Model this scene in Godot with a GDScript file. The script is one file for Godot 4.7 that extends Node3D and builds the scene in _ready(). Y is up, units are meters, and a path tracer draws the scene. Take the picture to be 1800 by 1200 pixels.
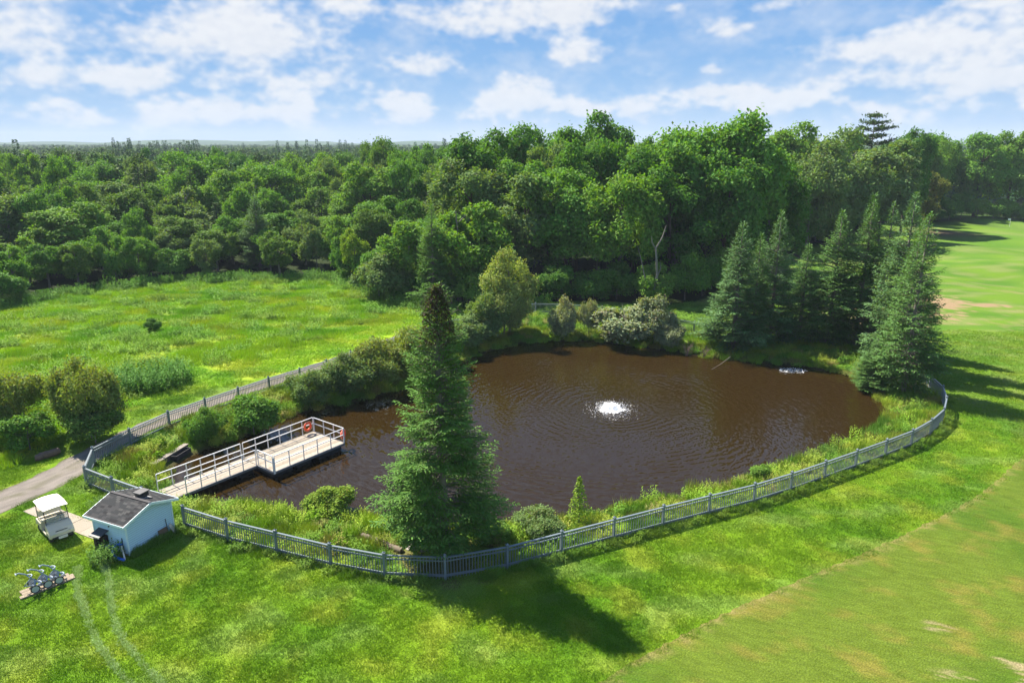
extends Node3D

# ---------------------------------------------------------------- mesh buffer
class Buf:
	var v := PackedVector3Array()
	var n := PackedVector3Array()
	var c := PackedColorArray()
	var t := PackedVector2Array()
	var i := PackedInt32Array()

	func leaf(p: Vector3, nn: Vector3, dir: Vector3, ll: float, ww: float, col: Color) -> void:
		var s := nn.cross(dir).normalized() * (ww * 0.5)
		var mid := p + dir * (ll * 0.5) + nn * (ww * 0.18)
		var k := v.size()
		v.append(p); v.append(mid - s); v.append(p + dir * ll); v.append(mid + s)
		c.append(col); c.append(col); c.append(col); c.append(col)
		i.append(k); i.append(k + 1); i.append(k + 2); i.append(k); i.append(k + 2); i.append(k + 3)

	func blade(p: Vector3, side: Vector3, tip: Vector3, col: Color, tipcol: Color) -> void:
		var k := v.size()
		v.append(p - side); v.append(p + side); v.append(tip)
		c.append(col); c.append(col); c.append(tipcol)
		i.append(k); i.append(k + 1); i.append(k + 2)

	func quad(a: Vector3, b: Vector3, d: Vector3, e: Vector3, col := Color.WHITE) -> void:   # clockwise from outside
		var k := v.size()
		v.append(a); v.append(b); v.append(d); v.append(e)
		for q in 4: c.append(col)
		i.append(k); i.append(k + 1); i.append(k + 2); i.append(k); i.append(k + 2); i.append(k + 3)

	func box(at: Vector3, size: Vector3, bas := Basis.IDENTITY, col := Color.WHITE) -> void:
		var h := size * 0.5
		var p: Array[Vector3] = []
		for q in 8:
			p.append(at + bas * Vector3(h.x if q & 1 else -h.x, h.y if q & 2 else -h.y, h.z if q & 4 else -h.z))
		quad(p[2], p[6], p[7], p[3], col); quad(p[0], p[1], p[5], p[4], col)
		quad(p[4], p[5], p[7], p[6], col); quad(p[1], p[0], p[2], p[3], col)
		quad(p[5], p[1], p[3], p[7], col); quad(p[0], p[4], p[6], p[2], col)

	func bar(a: Vector3, b: Vector3, w: float, h: float, col := Color.WHITE) -> void:   # a box from a to b
		var x := (b - a).normalized()
		var up := Vector3.UP if absf(x.y) < 0.95 else Vector3.RIGHT
		var z := x.cross(up).normalized()
		box((a + b) * 0.5, Vector3((b - a).length(), h, w), Basis(x, z.cross(x), z), col)

	func tube(path: PackedVector3Array, radii: PackedFloat32Array, sides: int, col := Color.WHITE, closed := false) -> void:
		var m := path.size()
		var k := v.size()
		var ref := Vector3.UP
		for q in m:
			var a := path[(q - 1 + m) % m] if closed else path[maxi(q - 1, 0)]
			var b := path[(q + 1) % m] if closed else path[mini(q + 1, m - 1)]
			var d := (b - a).normalized()
			if absf(d.dot(ref)) > 0.9:
				ref = Vector3.RIGHT if absf(d.x) < 0.7 else Vector3.BACK
			var s := d.cross(ref).normalized()
			ref = s.cross(d).normalized()
			for j in sides:
				var an := TAU * j / sides
				var o := s * cos(an) + ref * sin(an)
				v.append(path[q] + o * radii[q]); n.append(o); c.append(col)
		for q in (m if closed else m - 1):
			for j in sides:
				var a := k + q * sides + j
				var b := k + q * sides + (j + 1) % sides
				var d := k + ((q + 1) % m) * sides + j
				var e := k + ((q + 1) % m) * sides + (j + 1) % sides
				i.append(a); i.append(e); i.append(d); i.append(a); i.append(b); i.append(e)
		if not closed:
			for end in [0, m - 1]:
				var z := v.size()
				var dd := (path[end] - path[1 if end == 0 else m - 2]).normalized()
				v.append(path[end]); n.append(dd); c.append(col)
				for j in sides:
					v.append(v[k + end * sides + j]); n.append(dd); c.append(col)
				for j in sides:
					i.append(z)
					i.append(z + 1 + ((j + 1) % sides if end == 0 else j))
					i.append(z + 1 + (j if end == 0 else (j + 1) % sides))

	func mesh(m: Material) -> ArrayMesh:
		var a := []
		a.resize(Mesh.ARRAY_MAX)
		a[Mesh.ARRAY_VERTEX] = v
		if n.size() == v.size(): a[Mesh.ARRAY_NORMAL] = n
		if c.size() == v.size(): a[Mesh.ARRAY_COLOR] = c
		if t.size() == v.size(): a[Mesh.ARRAY_TEX_UV] = t
		a[Mesh.ARRAY_INDEX] = i
		var am := ArrayMesh.new()
		am.add_surface_from_arrays(Mesh.PRIMITIVE_TRIANGLES, a)
		am.surface_set_material(0, m)
		return am

# ---------------------------------------------------------------- naming
var used := {}
var rng := RandomNumberGenerator.new()
var nz := FastNoiseLite.new()
var nb := FastNoiseLite.new()

func numbered(called: String) -> String:
	var k: int = used.get(called, 0)
	used[called] = k + 1
	return called if k == 0 else "%s_%03d" % [called, k]

func thing(called: String, label: String, category: String, at := Vector3.ZERO, turn := 0.0, group := "") -> Node3D:
	var o := Node3D.new()
	o.name = numbered(called)
	add_child(o)
	o.position = at
	o.rotation.y = turn
	o.set_meta("label", label)
	o.set_meta("category", category)
	if group: o.set_meta("group", group)
	return o

func part(called: String, m: Mesh, parent: Node, mat: Material = null) -> MeshInstance3D:
	var o := MeshInstance3D.new()
	o.mesh = m
	if mat: o.material_override = mat
	var k := 0
	var nm := called
	while parent.has_node(NodePath(nm)):
		k += 1
		nm = "%s_%03d" % [called, k]
	o.name = nm
	parent.add_child(o)
	return o

func quick(called: String, m: Mesh, parent: Node) -> MeshInstance3D:   # for long runs of alike pieces
	var o := MeshInstance3D.new()
	o.mesh = m
	o.name = called
	parent.add_child(o)
	return o

func structure(called: String, m: Mesh) -> MeshInstance3D:
	var o := MeshInstance3D.new()
	o.mesh = m
	o.name = called
	o.set_meta("kind", "structure")
	add_child(o)
	return o

# ---------------------------------------------------------------- materials
func lin(r: float, g: float, b: float) -> Color:
	return Color(r, g, b).linear_to_srgb()

func paint(r: float, g: float, b: float, rough := 0.6, metal := 0.0, spec := 0.5) -> StandardMaterial3D:
	var m := StandardMaterial3D.new()
	m.albedo_color = lin(r, g, b)
	m.roughness = rough
	m.metallic = metal
	m.metallic_specular = spec
	m.vertex_color_use_as_albedo = true
	m.cull_mode = BaseMaterial3D.CULL_DISABLED
	return m

func foliage(r: float, g: float, b: float, glow := 0.55, rough := 0.6, spec := 0.2) -> StandardMaterial3D:
	var m := paint(r, g, b, rough, 0.0, spec)
	m.backlight_enabled = true
	m.backlight = Color(glow, glow, glow * 0.4)
	return m

func grain(size: int, freq: float, lo: Color, hi: Color, oct := 4, sd := 1) -> NoiseTexture2D:
	var f := FastNoiseLite.new()
	f.noise_type = FastNoiseLite.TYPE_SIMPLEX_SMOOTH
	f.frequency = freq
	f.fractal_octaves = oct
	f.seed = sd
	var gr := Gradient.new()
	gr.set_color(0, lo)
	gr.set_color(1, hi)
	var tx := NoiseTexture2D.new()
	tx.width = size
	tx.height = size
	tx.seamless = true
	tx.noise = f
	tx.color_ramp = gr
	return tx

func bumps(size: int, freq: float, strength: float, sd := 3) -> NoiseTexture2D:
	var f := FastNoiseLite.new()
	f.noise_type = FastNoiseLite.TYPE_SIMPLEX_SMOOTH
	f.frequency = freq
	f.fractal_octaves = 4
	f.seed = sd
	var tx := NoiseTexture2D.new()
	tx.width = size
	tx.height = size
	tx.seamless = true
	tx.as_normal_map = true
	tx.bump_strength = strength
	tx.noise = f
	return tx

# ---------------------------------------------------------------- the lie of the land
const WATER := -0.5
var pond := PackedVector2Array()
var fence_line := PackedVector2Array()     # from the shed's right wall anticlockwise round to its back
var fence_ring := PackedVector2Array()
var path_line := PackedVector2Array()
var fair_edge := PackedVector2Array()
var wood_edge := PackedVector2Array()
var fairway_poly := PackedVector2Array()
var wood_poly := PackedVector2Array()
var meadow_poly := PackedVector2Array()
const GX0 := -34.0
const GZ0 := -88.0
const GS := 0.5
const GW := 146
const GH := 128
var sdg := PackedFloat32Array()

func rounded(pts: PackedVector2Array, closed: bool, per: int) -> PackedVector2Array:
	var out := PackedVector2Array()
	var m := pts.size()
	for q in (m if closed else m - 1):
		var p0 := pts[(q - 1 + m) % m] if closed else pts[maxi(q - 1, 0)]
		var p1 := pts[q]
		var p2 := pts[(q + 1) % m]
		var p3 := pts[(q + 2) % m] if closed else pts[mini(q + 2, m - 1)]
		for k in per:
			out.append(p1.cubic_interpolate(p2, p0, p3, float(k) / per))
	if not closed: out.append(pts[m - 1])
	return out

func line_dist(p: Vector2, pts: PackedVector2Array) -> float:
	var best := 1e9
	for q in pts.size() - 1:
		best = minf(best, Geometry2D.get_closest_point_to_segment(p, pts[q], pts[q + 1]).distance_squared_to(p))
	return sqrt(best)

func lay_out() -> void:
	pond = rounded(PackedVector2Array([Vector2(-19.6, -38.6), Vector2(-17.2, -37.9), Vector2(-15.2, -37.5), Vector2(-12.0, -36.7), Vector2(-9.6, -36.7), Vector2(-7.6, -35.9), Vector2(-5.4, -35.5), Vector2(-2.8, -35.2), Vector2(0.2, -35.5), Vector2(3.2, -36.1), Vector2(5.8, -37.2), Vector2(8.6, -38.4), Vector2(12.2, -39.7), Vector2(15.2, -41.3), Vector2(18.6, -43.6), Vector2(21.2, -45.1), Vector2(24.2, -47.0), Vector2(27.6, -49.9), Vector2(29.6, -52.5), Vector2(30.6, -55.9), Vector2(31.0, -59.3), Vector2(30.6, -62.3), Vector2(28.6, -63.8), Vector2(25.6, -65.4), Vector2(22.2, -66.3), Vector2(19.6, -67.4), Vector2(17.3, -69.2), Vector2(14.2, -70.9), Vector2(10.8, -72.6), Vector2(8.2, -73.7), Vector2(4.6, -73.6), Vector2(0.6, -72.3), Vector2(-2.3, -69.6), Vector2(-4.5, -66.6), Vector2(-6.8, -62.2), Vector2(-9.6, -58.0), Vector2(-13.0, -54.8), Vector2(-15.8, -53.0), Vector2(-17.8, -50.9), Vector2(-18.9, -48.5), Vector2(-20.4, -46.4), Vector2(-21.7, -44.4), Vector2(-22.2, -42.6), Vector2(-21.7, -40.8), Vector2(-20.9, -39.6)]), true, 2)
	fence_line = PackedVector2Array([Vector2(-17.72, -34.4), Vector2(-14.85, -33.0), Vector2(-11.93, -31.85), Vector2(-8.9, -30.65), Vector2(-6.1, -29.8), Vector2(-3.18, -29.6), Vector2(-0.23, -30.5), Vector2(2.5, -31.78), Vector2(5.33, -33.1), Vector2(8.17, -34.42), Vector2(11.0, -35.7), Vector2(13.94, -37.02), Vector2(16.6, -38.45), Vector2(19.27, -40.02), Vector2(21.95, -41.62), Vector2(24.7, -43.3), Vector2(27.3, -44.95), Vector2(29.7, -46.9), Vector2(31.8, -49.0), Vector2(33.4, -51.4), Vector2(34.65, -54.0), Vector2(35.25, -56.8), Vector2(35.4, -59.6), Vector2(35.4, -62.6), Vector2(35.6, -65.6), Vector2(35.9, -68.4), Vector2(34.2, -70.6), Vector2(31.3, -71.0), Vector2(28.3, -71.4), Vector2(25.35, -71.84), Vector2(21.7, -73.9), Vector2(18.2, -76.8), Vector2(14.9, -80.2), Vector2(10.8, -83.0), Vector2(7.0, -84.4), Vector2(2.9, -84.8), Vector2(-0.6, -83.2), Vector2(-3.9, -79.9), Vector2(-6.6, -76.0), Vector2(-10.3, -71.4), Vector2(-13.2, -66.9), Vector2(-15.1, -63.8), Vector2(-16.7, -61.1), Vector2(-18.4, -58.6), Vector2(-20.3, -56.2), Vector2(-21.9, -53.65), Vector2(-23.5, -51.1), Vector2(-25.05, -48.4), Vector2(-26.15, -45.1), Vector2(-26.9, -42.0), Vector2(-25.8, -39.2), Vector2(-23.4, -37.8), Vector2(-21.0, -36.5)])
	fence_ring = fence_line.duplicate()
	fence_ring.append(Vector2(-19.3, -33.0))
	path_line = rounded(PackedVector2Array([Vector2(-46, -8), Vector2(-36, -22), Vector2(-31.6, -31.5), Vector2(-29.7, -36.9), Vector2(-28.75, -39.4), Vector2(-28.1, -42.2), Vector2(-27.75, -45.2), Vector2(-26.8, -48.7), Vector2(-25.0, -52.1), Vector2(-22.4, -56.6), Vector2(-19.6, -60.8), Vector2(-15.9, -66.4), Vector2(-12.7, -72.0), Vector2(-9.0, -77.4)]), false, 5)
	fair_edge = rounded(PackedVector2Array([Vector2(-7.0, -13.0), Vector2(-1.6, -18.6), Vector2(3.39, -22.85), Vector2(7.22, -25.65), Vector2(10.74, -27.85), Vector2(15.89, -30.79), Vector2(19.84, -33.02), Vector2(24.57, -36.0), Vector2(28.44, -38.74), Vector2(34.1, -43.59), Vector2(39.5, -49.0), Vector2(45.5, -57.0)]), false, 6)
	fairway_poly = fair_edge.duplicate()
	fairway_poly.append_array(PackedVector2Array([Vector2(60, -70), Vector2(70, -40), Vector2(60, 0), Vector2(0, 0), Vector2(-8, -8)]))
	wood_edge = PackedVector2Array([Vector2(-170, -70), Vector2(-95, -80), Vector2(-66, -88), Vector2(-60, -98), Vector2(-52, -106), Vector2(-41, -108.5), Vector2(-26, -108.5), Vector2(-19.5, -98.5), Vector2(-12.5, -90), Vector2(-6, -88), Vector2(3, -91), Vector2(12, -92), Vector2(20, -88), Vector2(25, -92), Vector2(39, -115), Vector2(50, -136), Vector2(60, -143), Vector2(75, -162), Vector2(96, -187), Vector2(130, -192), Vector2(260, -192)])
	wood_poly = wood_edge.duplicate()
	wood_poly.append_array(PackedVector2Array([Vector2(4000, -400), Vector2(4000, -4000), Vector2(-4000, -4000), Vector2(-4000, -60)]))
	meadow_poly = wood_edge.slice(1, 10)
	meadow_poly.append_array(PackedVector2Array([Vector2(-9.5, -78.0), Vector2(-13.5, -71.0), Vector2(-17.5, -64.5), Vector2(-20.8, -61.0), Vector2(-26.5, -57.0), Vector2(-30.5, -53.0), Vector2(-32, -48), Vector2(-33, -40), Vector2(-60, -30)]))
	sdg.resize(GW * GH)
	var ring := pond.duplicate()
	ring.append(pond[0])
	for b in GH:
		for a in GW:
			var p := Vector2(GX0 + a * GS, GZ0 + b * GS)
			var d := line_dist(p, ring)
			if Geometry2D.is_point_in_polygon(p, pond): d = -d
			sdg[b * GW + a] = d

func shore(x: float, z: float) -> float:   # metres from the waterline, negative over water
	var fx := (x - GX0) / GS
	var fz := (z - GZ0) / GS
	if fx < 0.0 or fz < 0.0 or fx >= GW - 1.001 or fz >= GH - 1.001: return 12.0
	var a := int(fx)
	var b := int(fz)
	fx -= a
	fz -= b
	var k := b * GW + a
	return lerpf(lerpf(sdg[k], sdg[k + 1], fx), lerpf(sdg[k + GW], sdg[k + GW + 1], fx), fz)

func ground_y(x: float, z: float) -> float:
	var d := shore(x, z)
	var y := 0.0
	if d < 3.0:
		d += nz.get_noise_2d(x * 0.6, z * 0.6) * 0.35
		y = -0.5 + (maxf(d * 0.45, -1.3) if d < 0.0 else 0.5 * smoothstep(0.0, 2.6, d))
	if z < -74.0 and x > 30.0:
		var k := smoothstep(-74.0, -110.0, z) * smoothstep(30.0, 60.0, x)
		y += k * (nz.get_noise_2d(x * 0.035, z * 0.035) * 1.1 + 0.5 * exp(-Vector2(x - 99, z + 168).length_squared() / 90.0))
	return y

func blob(x: float, z: float, cx: float, cz: float, rx: float, rz: float, rag := 0.5) -> float:
	var q := Vector2((x - cx) / rx, (z - cz) / rz).length()
	return 1.0 - smoothstep(0.75, 1.1, q + (nz.get_noise_2d(x * 0.7, z * 0.7) + 0.8 * nz.get_noise_2d(x * 2.9, z * 2.9)) * rag)

func sand(x: float, z: float) -> float:    # bare straw-coloured sand and worn earth
	if x < 15.0 or z > -20.0: return 0.0
	var s := 0.0
	if z < -70.0 and z > -112.0:
		s = maxf(blob(x, z, 54.6, -89.5, 3.6, 3.6), blob(x, z, 59.6, -88.0, 3.4, 0.9))
		s = maxf(s, maxf(blob(x, z, 47.0, -84.0, 6.5, 3.0, 0.8), blob(x, z, 37.5, -80.5, 6.0, 2.6, 0.8)))
		s = maxf(s, 0.35 * blob(x, z, 69.5, -97.0, 2.6, 1.4, 0.9))
		s = maxf(s, 0.3 * blob(x, z, 61.0, -79.0, 5.0, 2.0, 1.1))
		s = maxf(s, 0.25 * blob(x, z, 65.0, -85.0, 4.0, 1.6, 1.1))
	elif z > -40.0:
		s = maxf(0.8 * blob(x, z, 20.4, -23.3, 0.9, 0.6, 0.9), 0.6 * blob(x, z, 18.2, -26.0, 0.6, 0.35, 0.9))
		s = maxf(s, 0.5 * blob(x, z, 17.2, -23.4, 0.7, 0.4, 1.0)) * smoothstep(-0.25, 0.15, nz.get_noise_2d(x * 3.3, z * 4.6))
	return s

func earth(x: float, z: float) -> float:   # dark bark beds round the trees of the green
	if z > -100.0 or x < 40.0: return 0.0
	return maxf(maxf(blob(x, z, 100.0, -163.5, 9.0, 3.2, 0.3), blob(x, z, 80.5, -137.0, 4.5, 2.6, 0.3)), maxf(blob(x, z, 55.0, -132.0, 6.5, 2.6, 0.5), blob(x, z, 66.0, -147.0, 6.0, 4.0, 0.5)))

func lawn_tint(x: float, z: float) -> Color:    # what the mown grass itself looks like here
	var a := nz.get_noise_2d(x * 0.11, z * 0.11)
	var b := nz.get_noise_2d(x * 0.38 + 40.0, z * 0.38)
	var d := nz.get_noise_2d(x * 1.3 + 90.0, z * 1.3)
	var c := Color(0.1778, 0.3124, 0.0150)
	c = c.lerp(Color(0.1036, 0.2379, 0.0104), clampf(0.35 + a * 0.9 + d * 0.4, 0.0, 1.0))
	c = c.lerp(Color(0.3715, 0.4183, 0.0491), clampf(b * 1.0 - 0.15 + d * 0.3, 0.0, 0.5))
	c = c.lerp(Color(0.2929, 0.3996, 0.1318), 0.3 * smoothstep(0.25, 0.6, nz.get_noise_2d(x * 0.2 + 7.0, z * 0.42 + 3.0)))
	return c

func fair_tint(x: float, z: float) -> Color:
	var a := nz.get_noise_2d(x * 0.09 + 11.0, z * 0.09)
	var b := nz.get_noise_2d(x * 0.33 + 70.0, z * 0.33)
	var d := nz.get_noise_2d(x * 1.1 + 20.0, z * 1.1)
	var c := Color(0.1440, 0.2060, 0.0258)
	c = c.lerp(Color(0.0944, 0.1751, 0.0177), clampf(0.3 + a * 1.1 + d * 0.25, 0.0, 1.0))
	c = c.lerp(Color(0.3127, 0.2356, 0.0603), clampf(b * 0.75 + d * 0.35 - 0.15, 0.0, 0.55))
	c = c * (1.0 + 0.22 * nz.get_noise_2d(x * 3.1, z * 3.1))
	c.a = 1.0
	return c

func meadow_tint(x: float, z: float) -> Color:
	var a := nz.get_noise_2d(x * 0.07 + 5.0, z * 0.12)
	var b := nz.get_noise_2d(x * 0.3 + 12.0, z * 0.3)
	var c := Color(0.3205, 0.4935, 0.0226)
	c = c.lerp(Color(0.1901, 0.3972, 0.0226), clampf(0.3 + a * 1.0 + b * 0.6, 0.0, 1.0))
	c = c.lerp(Color(0.5432, 0.5177, 0.0602), clampf(nz.get_noise_2d(x * 0.12 + 60.0, z * 0.2) * 1.0 - 0.15, 0.0, 0.4))
	return c

func green_tint(x: float, z: float) -> Color:
	var c := Color(0.1655, 0.2913, 0.0311)
	c = c.lerp(Color(0.1078, 0.2315, 0.0267), clampf(0.4 + nz.get_noise_2d(x * 0.08, z * 0.14) * 1.2, 0.0, 1.0))
	c = c.lerp(Color(0.2734, 0.2987, 0.1110), clampf(nz.get_noise_2d(x * 0.13 + 30.0, z * 0.3) * 1.3 - 0.1, 0.0, 0.6))
	return c

func ground_tint(x: float, z: float) -> Color:
	var p := Vector2(x, z)
	var c: Color
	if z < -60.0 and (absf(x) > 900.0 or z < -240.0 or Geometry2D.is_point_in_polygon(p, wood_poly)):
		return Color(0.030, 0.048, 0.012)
	if x > 36.0 or z < -77.0 and x > -4.0: c = green_tint(x, z)
	elif Geometry2D.is_point_in_polygon(p, meadow_poly): c = meadow_tint(x, z)
	else: c = lawn_tint(x, z)
	var d := shore(x, z)
	if d < 1.6: c = c.lerp(Color(0.075, 0.055, 0.030), 1.0 - smoothstep(0.15, 1.6, d))
	c = c.lerp(Color(0.40, 0.28, 0.175), sand(x, z))
	c = c.lerp(Color(0.115, 0.075, 0.060), earth(x, z))
	if absf(x + 3.2) < 6.0 and absf(z + 31.0) < 4.0:    # worn earth under the big spruce
		c = c.lerp(Color(0.20, 0.15, 0.08), 0.8 * blob(x, z, -3.3, -31.2, 2.6, 1.7, 0.8))
	return c

# ---------------------------------------------------------------- sky
func make_sky() -> ImageTexture:
	# cumulus banks: x and y in degrees (bearing, height), half width, half height, density; the field of view holds one set, the rest of the round carries shuffled sets of the same kind
	var banks: Array = [[-36, 6.6, 9, 2.3, 1.0], [-19.5, 7.2, 8.6, 3.0, 1.15], [-24, 4.4, 15, 1.2, 0.75], [-11, 9.6, 5, 1.6, 0.7], [-1.2, 8.6, 5.4, 2.3, 1.1], [4.8, 9.6, 4.4, 2.2, 1.1], [5.2, 6.5, 3.4, 1.2, 0.95],
		[-6.2, 5.6, 3.6, 1.1, 0.85], [-15, 2.7, 11, 1.3, 0.75], [-31, 1.8, 15, 1.1, 0.6], [15.6, 7.9, 2.6, 0.9, 0.95], [18.6, 9.3, 3.0, 0.8, 0.85], [23.8, 10.6, 4.2, 0.9, 0.85], [31, 8.6, 2.7, 1.2, 0.85],
		[23.6, 6.2, 4.6, 1.0, 0.9], [29.3, 5.9, 3.8, 1.3, 0.75], [29.0, 4.1, 7.2, 1.2, 0.7], [37, 4.5, 3.8, 1.4, 0.8], [38, 8.0, 2.4, 0.7, 0.5], [16, 3.7, 3.0, 0.6, 0.8], [20, 2.8, 5.6, 0.8, 0.75], [9, 2.7, 4.6, 1.0, 0.85],
		[0, 3.2, 2.8, 0.9, 0.75], [12.0, 9.3, 1.1, 0.6, 0.8], [14.6, 5.2, 1.1, 0.55, 0.9], [-3.5, 2.0, 2.4, 0.5, 0.7], [-38, 10.6, 3.6, 1.6, 0.9], [0.5, 4.6, 3.0, 1.0, 0.6], [10, 4.9, 1.8, 0.5, 0.6]]
	var all: Array = []
	var r := RandomNumberGenerator.new()
	r.seed = 77
	for s in [0.0, 72.0, 144.0, 216.0, 288.0]:
		for b in banks:
			var q: Array = b.duplicate()
			if s > 0.0:
				q[0] = fposmod(q[0] + s + r.randf_range(-7.0, 7.0) + 180.0, 360.0) - 180.0
				q[1] = q[1] + r.randf_range(-0.6, 0.6)
			all.append(q)
	for k in 150:
		all.append([r.randf_range(-180, 180), r.randf_range(12.5, 62.0), r.randf_range(3, 11), r.randf_range(1.2, 4.0), r.randf_range(0.6, 1.0)])  # clouds above the view, added more thickly for extra sky fill
	var cell: Array = []
	for a in 120:
		var here: Array = []
		for q in all:
			if absf(fposmod(a * 3.0 - 178.5 - q[0] + 180.0, 360.0) - 180.0) < q[2] * 2.1 + 1.5: here.append(q)
		cell.append(here)
	var im := Image.create(1024, 512, false, Image.FORMAT_RGB8)
	sky_rows(im, 0, 256, 1024, 512, cell)
	im.fill_rect(Rect2i(0, 256, 1024, 256), Color(0.33, 0.38, 0.30))
	im.resize(4096, 2048, Image.INTERPOLATE_CUBIC)
	var top := 1024 - int(13.5 / 180.0 * 2048)
	sky_rows(im, top, 1024, 4096, 2048, cell)
	im.fill_rect(Rect2i(0, 1024, 4096, 1024), Color(0.36, 0.41, 0.33))
	return ImageTexture.create_from_image(im)

func sky_rows(im: Image, from: int, to: int, w: int, h: int, cell: Array) -> void:
	for y in range(from, to):
		var el := 90.0 - (y + 0.5) / h * 180.0
		var k := clampf(el / 55.0, 0.0, 1.0)
		var base := Color(0.205, 0.375, 0.575).lerp(Color(0.122, 0.280, 0.525), pow(clampf(el / 11.0, 0.0, 1.0), 0.8)).lerp(Color(0.06, 0.17, 0.43), k)
		base = base.lerp(Color(0.40, 0.485, 0.575), exp(-maxf(el, 0.0) / 2.0) * 0.72)
		for x in w:
			var az := fposmod((x + 0.5) / w * 360.0 + 180.0, 360.0) - 180.0
			var n1 := nb.get_noise_3d(sin(az * 0.01745) * 9.0, el * 0.32, cos(az * 0.01745) * 9.0)
			var n2 := nb.get_noise_3d(sin(az * 0.01745) * 44.0, el * 1.25 + 20.0, cos(az * 0.01745) * 44.0)
			var d := 0.0
			var peak := 0.0
			var lit := 0.0
			for q in cell[clampi(int((az + 180.0) / 3.0), 0, 119)]:
				var dx: float = (fposmod(az - q[0] + 180.0, 360.0) - 180.0) / q[2]
				var dy: float = (el - q[1]) / q[3]
				if dy < 0.0: dy *= 1.35
				var e: float = q[4] * exp(-(dx * dx + dy * dy) * 1.1)
				d += e * 0.42
				peak = maxf(peak, e)
				lit += e * dy * 0.42
			if d > 0.001: lit /= d
			d += peak * 0.58
			d += exp(-pow((el - 2.3) / 1.7, 2.0)) * clampf(0.30 + n1 * 1.1, 0.0, 0.6)
			var dd := d + n1 * 0.62 + n2 * 0.36 - 0.05
			var cov := pow(smoothstep(0.22, 1.04, dd), 0.9)
			var thin := clampf(0.30 + n1 * 0.9 + n2 * 0.35, 0.0, 0.75) * 0.50
			cov = maxf(cov, thin * smoothstep(0.05, 0.5, d + 0.25))
			var br := clampf(0.80 + lit * 0.16 + n2 * 0.30, 0.0, 1.0)
			var cl := Color(0.40, 0.44, 0.51).lerp(Color(0.575, 0.585, 0.605), br)
			cl = cl.lerp(Color(0.47, 0.53, 0.60), exp(-maxf(el, 0.0) / 2.6) * 0.75)
			im.set_pixel(x, y, base.lerp(cl, cov * 0.96).linear_to_srgb())

# ---------------------------------------------------------------- plants
func unit(r: RandomNumberGenerator) -> Vector3:
	var y := r.randf_range(-1, 1)
	var a := r.randf() * TAU
	var s := sqrt(1.0 - y * y)
	return Vector3(s * cos(a), y, s * sin(a))

func hue(r: RandomNumberGenerator, k: float, warm: float) -> Color:   # a leaf's own tone, as a factor on its kind's colour
	return Color(k * (1.0 + r.randf_range(-0.22, 0.30) + warm), k * (1.0 + r.randf_range(-0.13, 0.13)), k * (1.0 + r.randf_range(-0.3, 0.3)))

# a broadleaved crown: lobes of clusters of leaves
func crown(b: Buf, r: RandomNumberGenerator, rad: float, y0: float, y1: float, lobes: int, clusters: int, leaves: int, ll: float, spike := 0.0, warm_top := 0.0) -> void:
	var half := (y1 - y0) * 0.5
	var mid := (y1 + y0) * 0.5
	for l in lobes:
		var dir := unit(r)
		dir.y = dir.y * 0.95 + 0.12
		var f := r.randf_range(0.36, 0.90)
		var lc := Vector3(dir.x * rad * f, mid + dir.y * half * f, dir.z * rad * f)
		var lr := rad * r.randf_range(0.42, 0.58) * (1.12 - 0.72 * f)
		var tone := r.randf_range(0.88, 1.14)
		for k in clusters:
			var d2 := unit(r)
			if d2.dot(dir) < -0.25: d2 = -d2
			if d2.y < -0.45: d2.y = -d2.y
			var cc := lc + d2 * Vector3(lr, lr * minf(1.0, half / rad), lr) * r.randf_range(0.75, 1.08)
			if cc.y < y0: cc.y = y0 + r.randf() * half * 0.3
			var ct := tone * r.randf_range(0.72, 1.28)
			var sp := rad * r.randf_range(0.05, 0.10)
			var hi := clampf((cc.y - mid) / half, 0.0, 1.0)
			for m in leaves:
				var o := Vector3(r.randfn(0, sp), r.randfn(0, sp * (0.65 + spike)), r.randfn(0, sp))
				var nn := (d2 * 0.75 + Vector3(0, 0.45, 0) + unit(r) * 0.75).normalized()
				var dr := nn.cross(unit(r)).normalized()
				if spike > 0.5: dr = (dr + Vector3(0, 0.7, 0)).normalized()
				b.leaf(cc + o, nn, dr, ll * r.randf_range(0.75, 1.3), ll * r.randf_range(0.5, 0.75), hue(r, ct * (0.6 + 0.85 * r.randf()), warm_top * hi))

func trunk_mesh(r: RandomNumberGenerator, h: float, rad: float, limbs: int, spread: float, m: Material) -> ArrayMesh:
	var b := Buf.new()
	var path := PackedVector3Array()
	var radii := PackedFloat32Array()
	var wob := Vector3(r.randf_range(-1, 1), 0, r.randf_range(-1, 1)) * h * 0.02
	for k in 6:
		var t := k / 5.0
		path.append(Vector3(0, h * t - 0.2, 0) + wob * sin(t * 4.0))
		radii.append(rad * (1.25 if k == 0 else lerpf(1.0, 0.25, t)))
	b.tube(path, radii, 7)
	for l in limbs:
		var t := r.randf_range(0.35, 0.9)
		var a := r.randf() * TAU
		var p0 := Vector3(0, h * t, 0)
		var d := Vector3(cos(a), r.randf_range(0.5, 1.1), sin(a)) * spread * r.randf_range(0.5, 0.85)
		b.tube(PackedVector3Array([p0, p0 + d * 0.5 + Vector3(0, spread * 0.06, 0), p0 + d]), PackedFloat32Array([rad * 0.4, rad * 0.26, rad * 0.1]), 5)
	return b.mesh(m)

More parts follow.
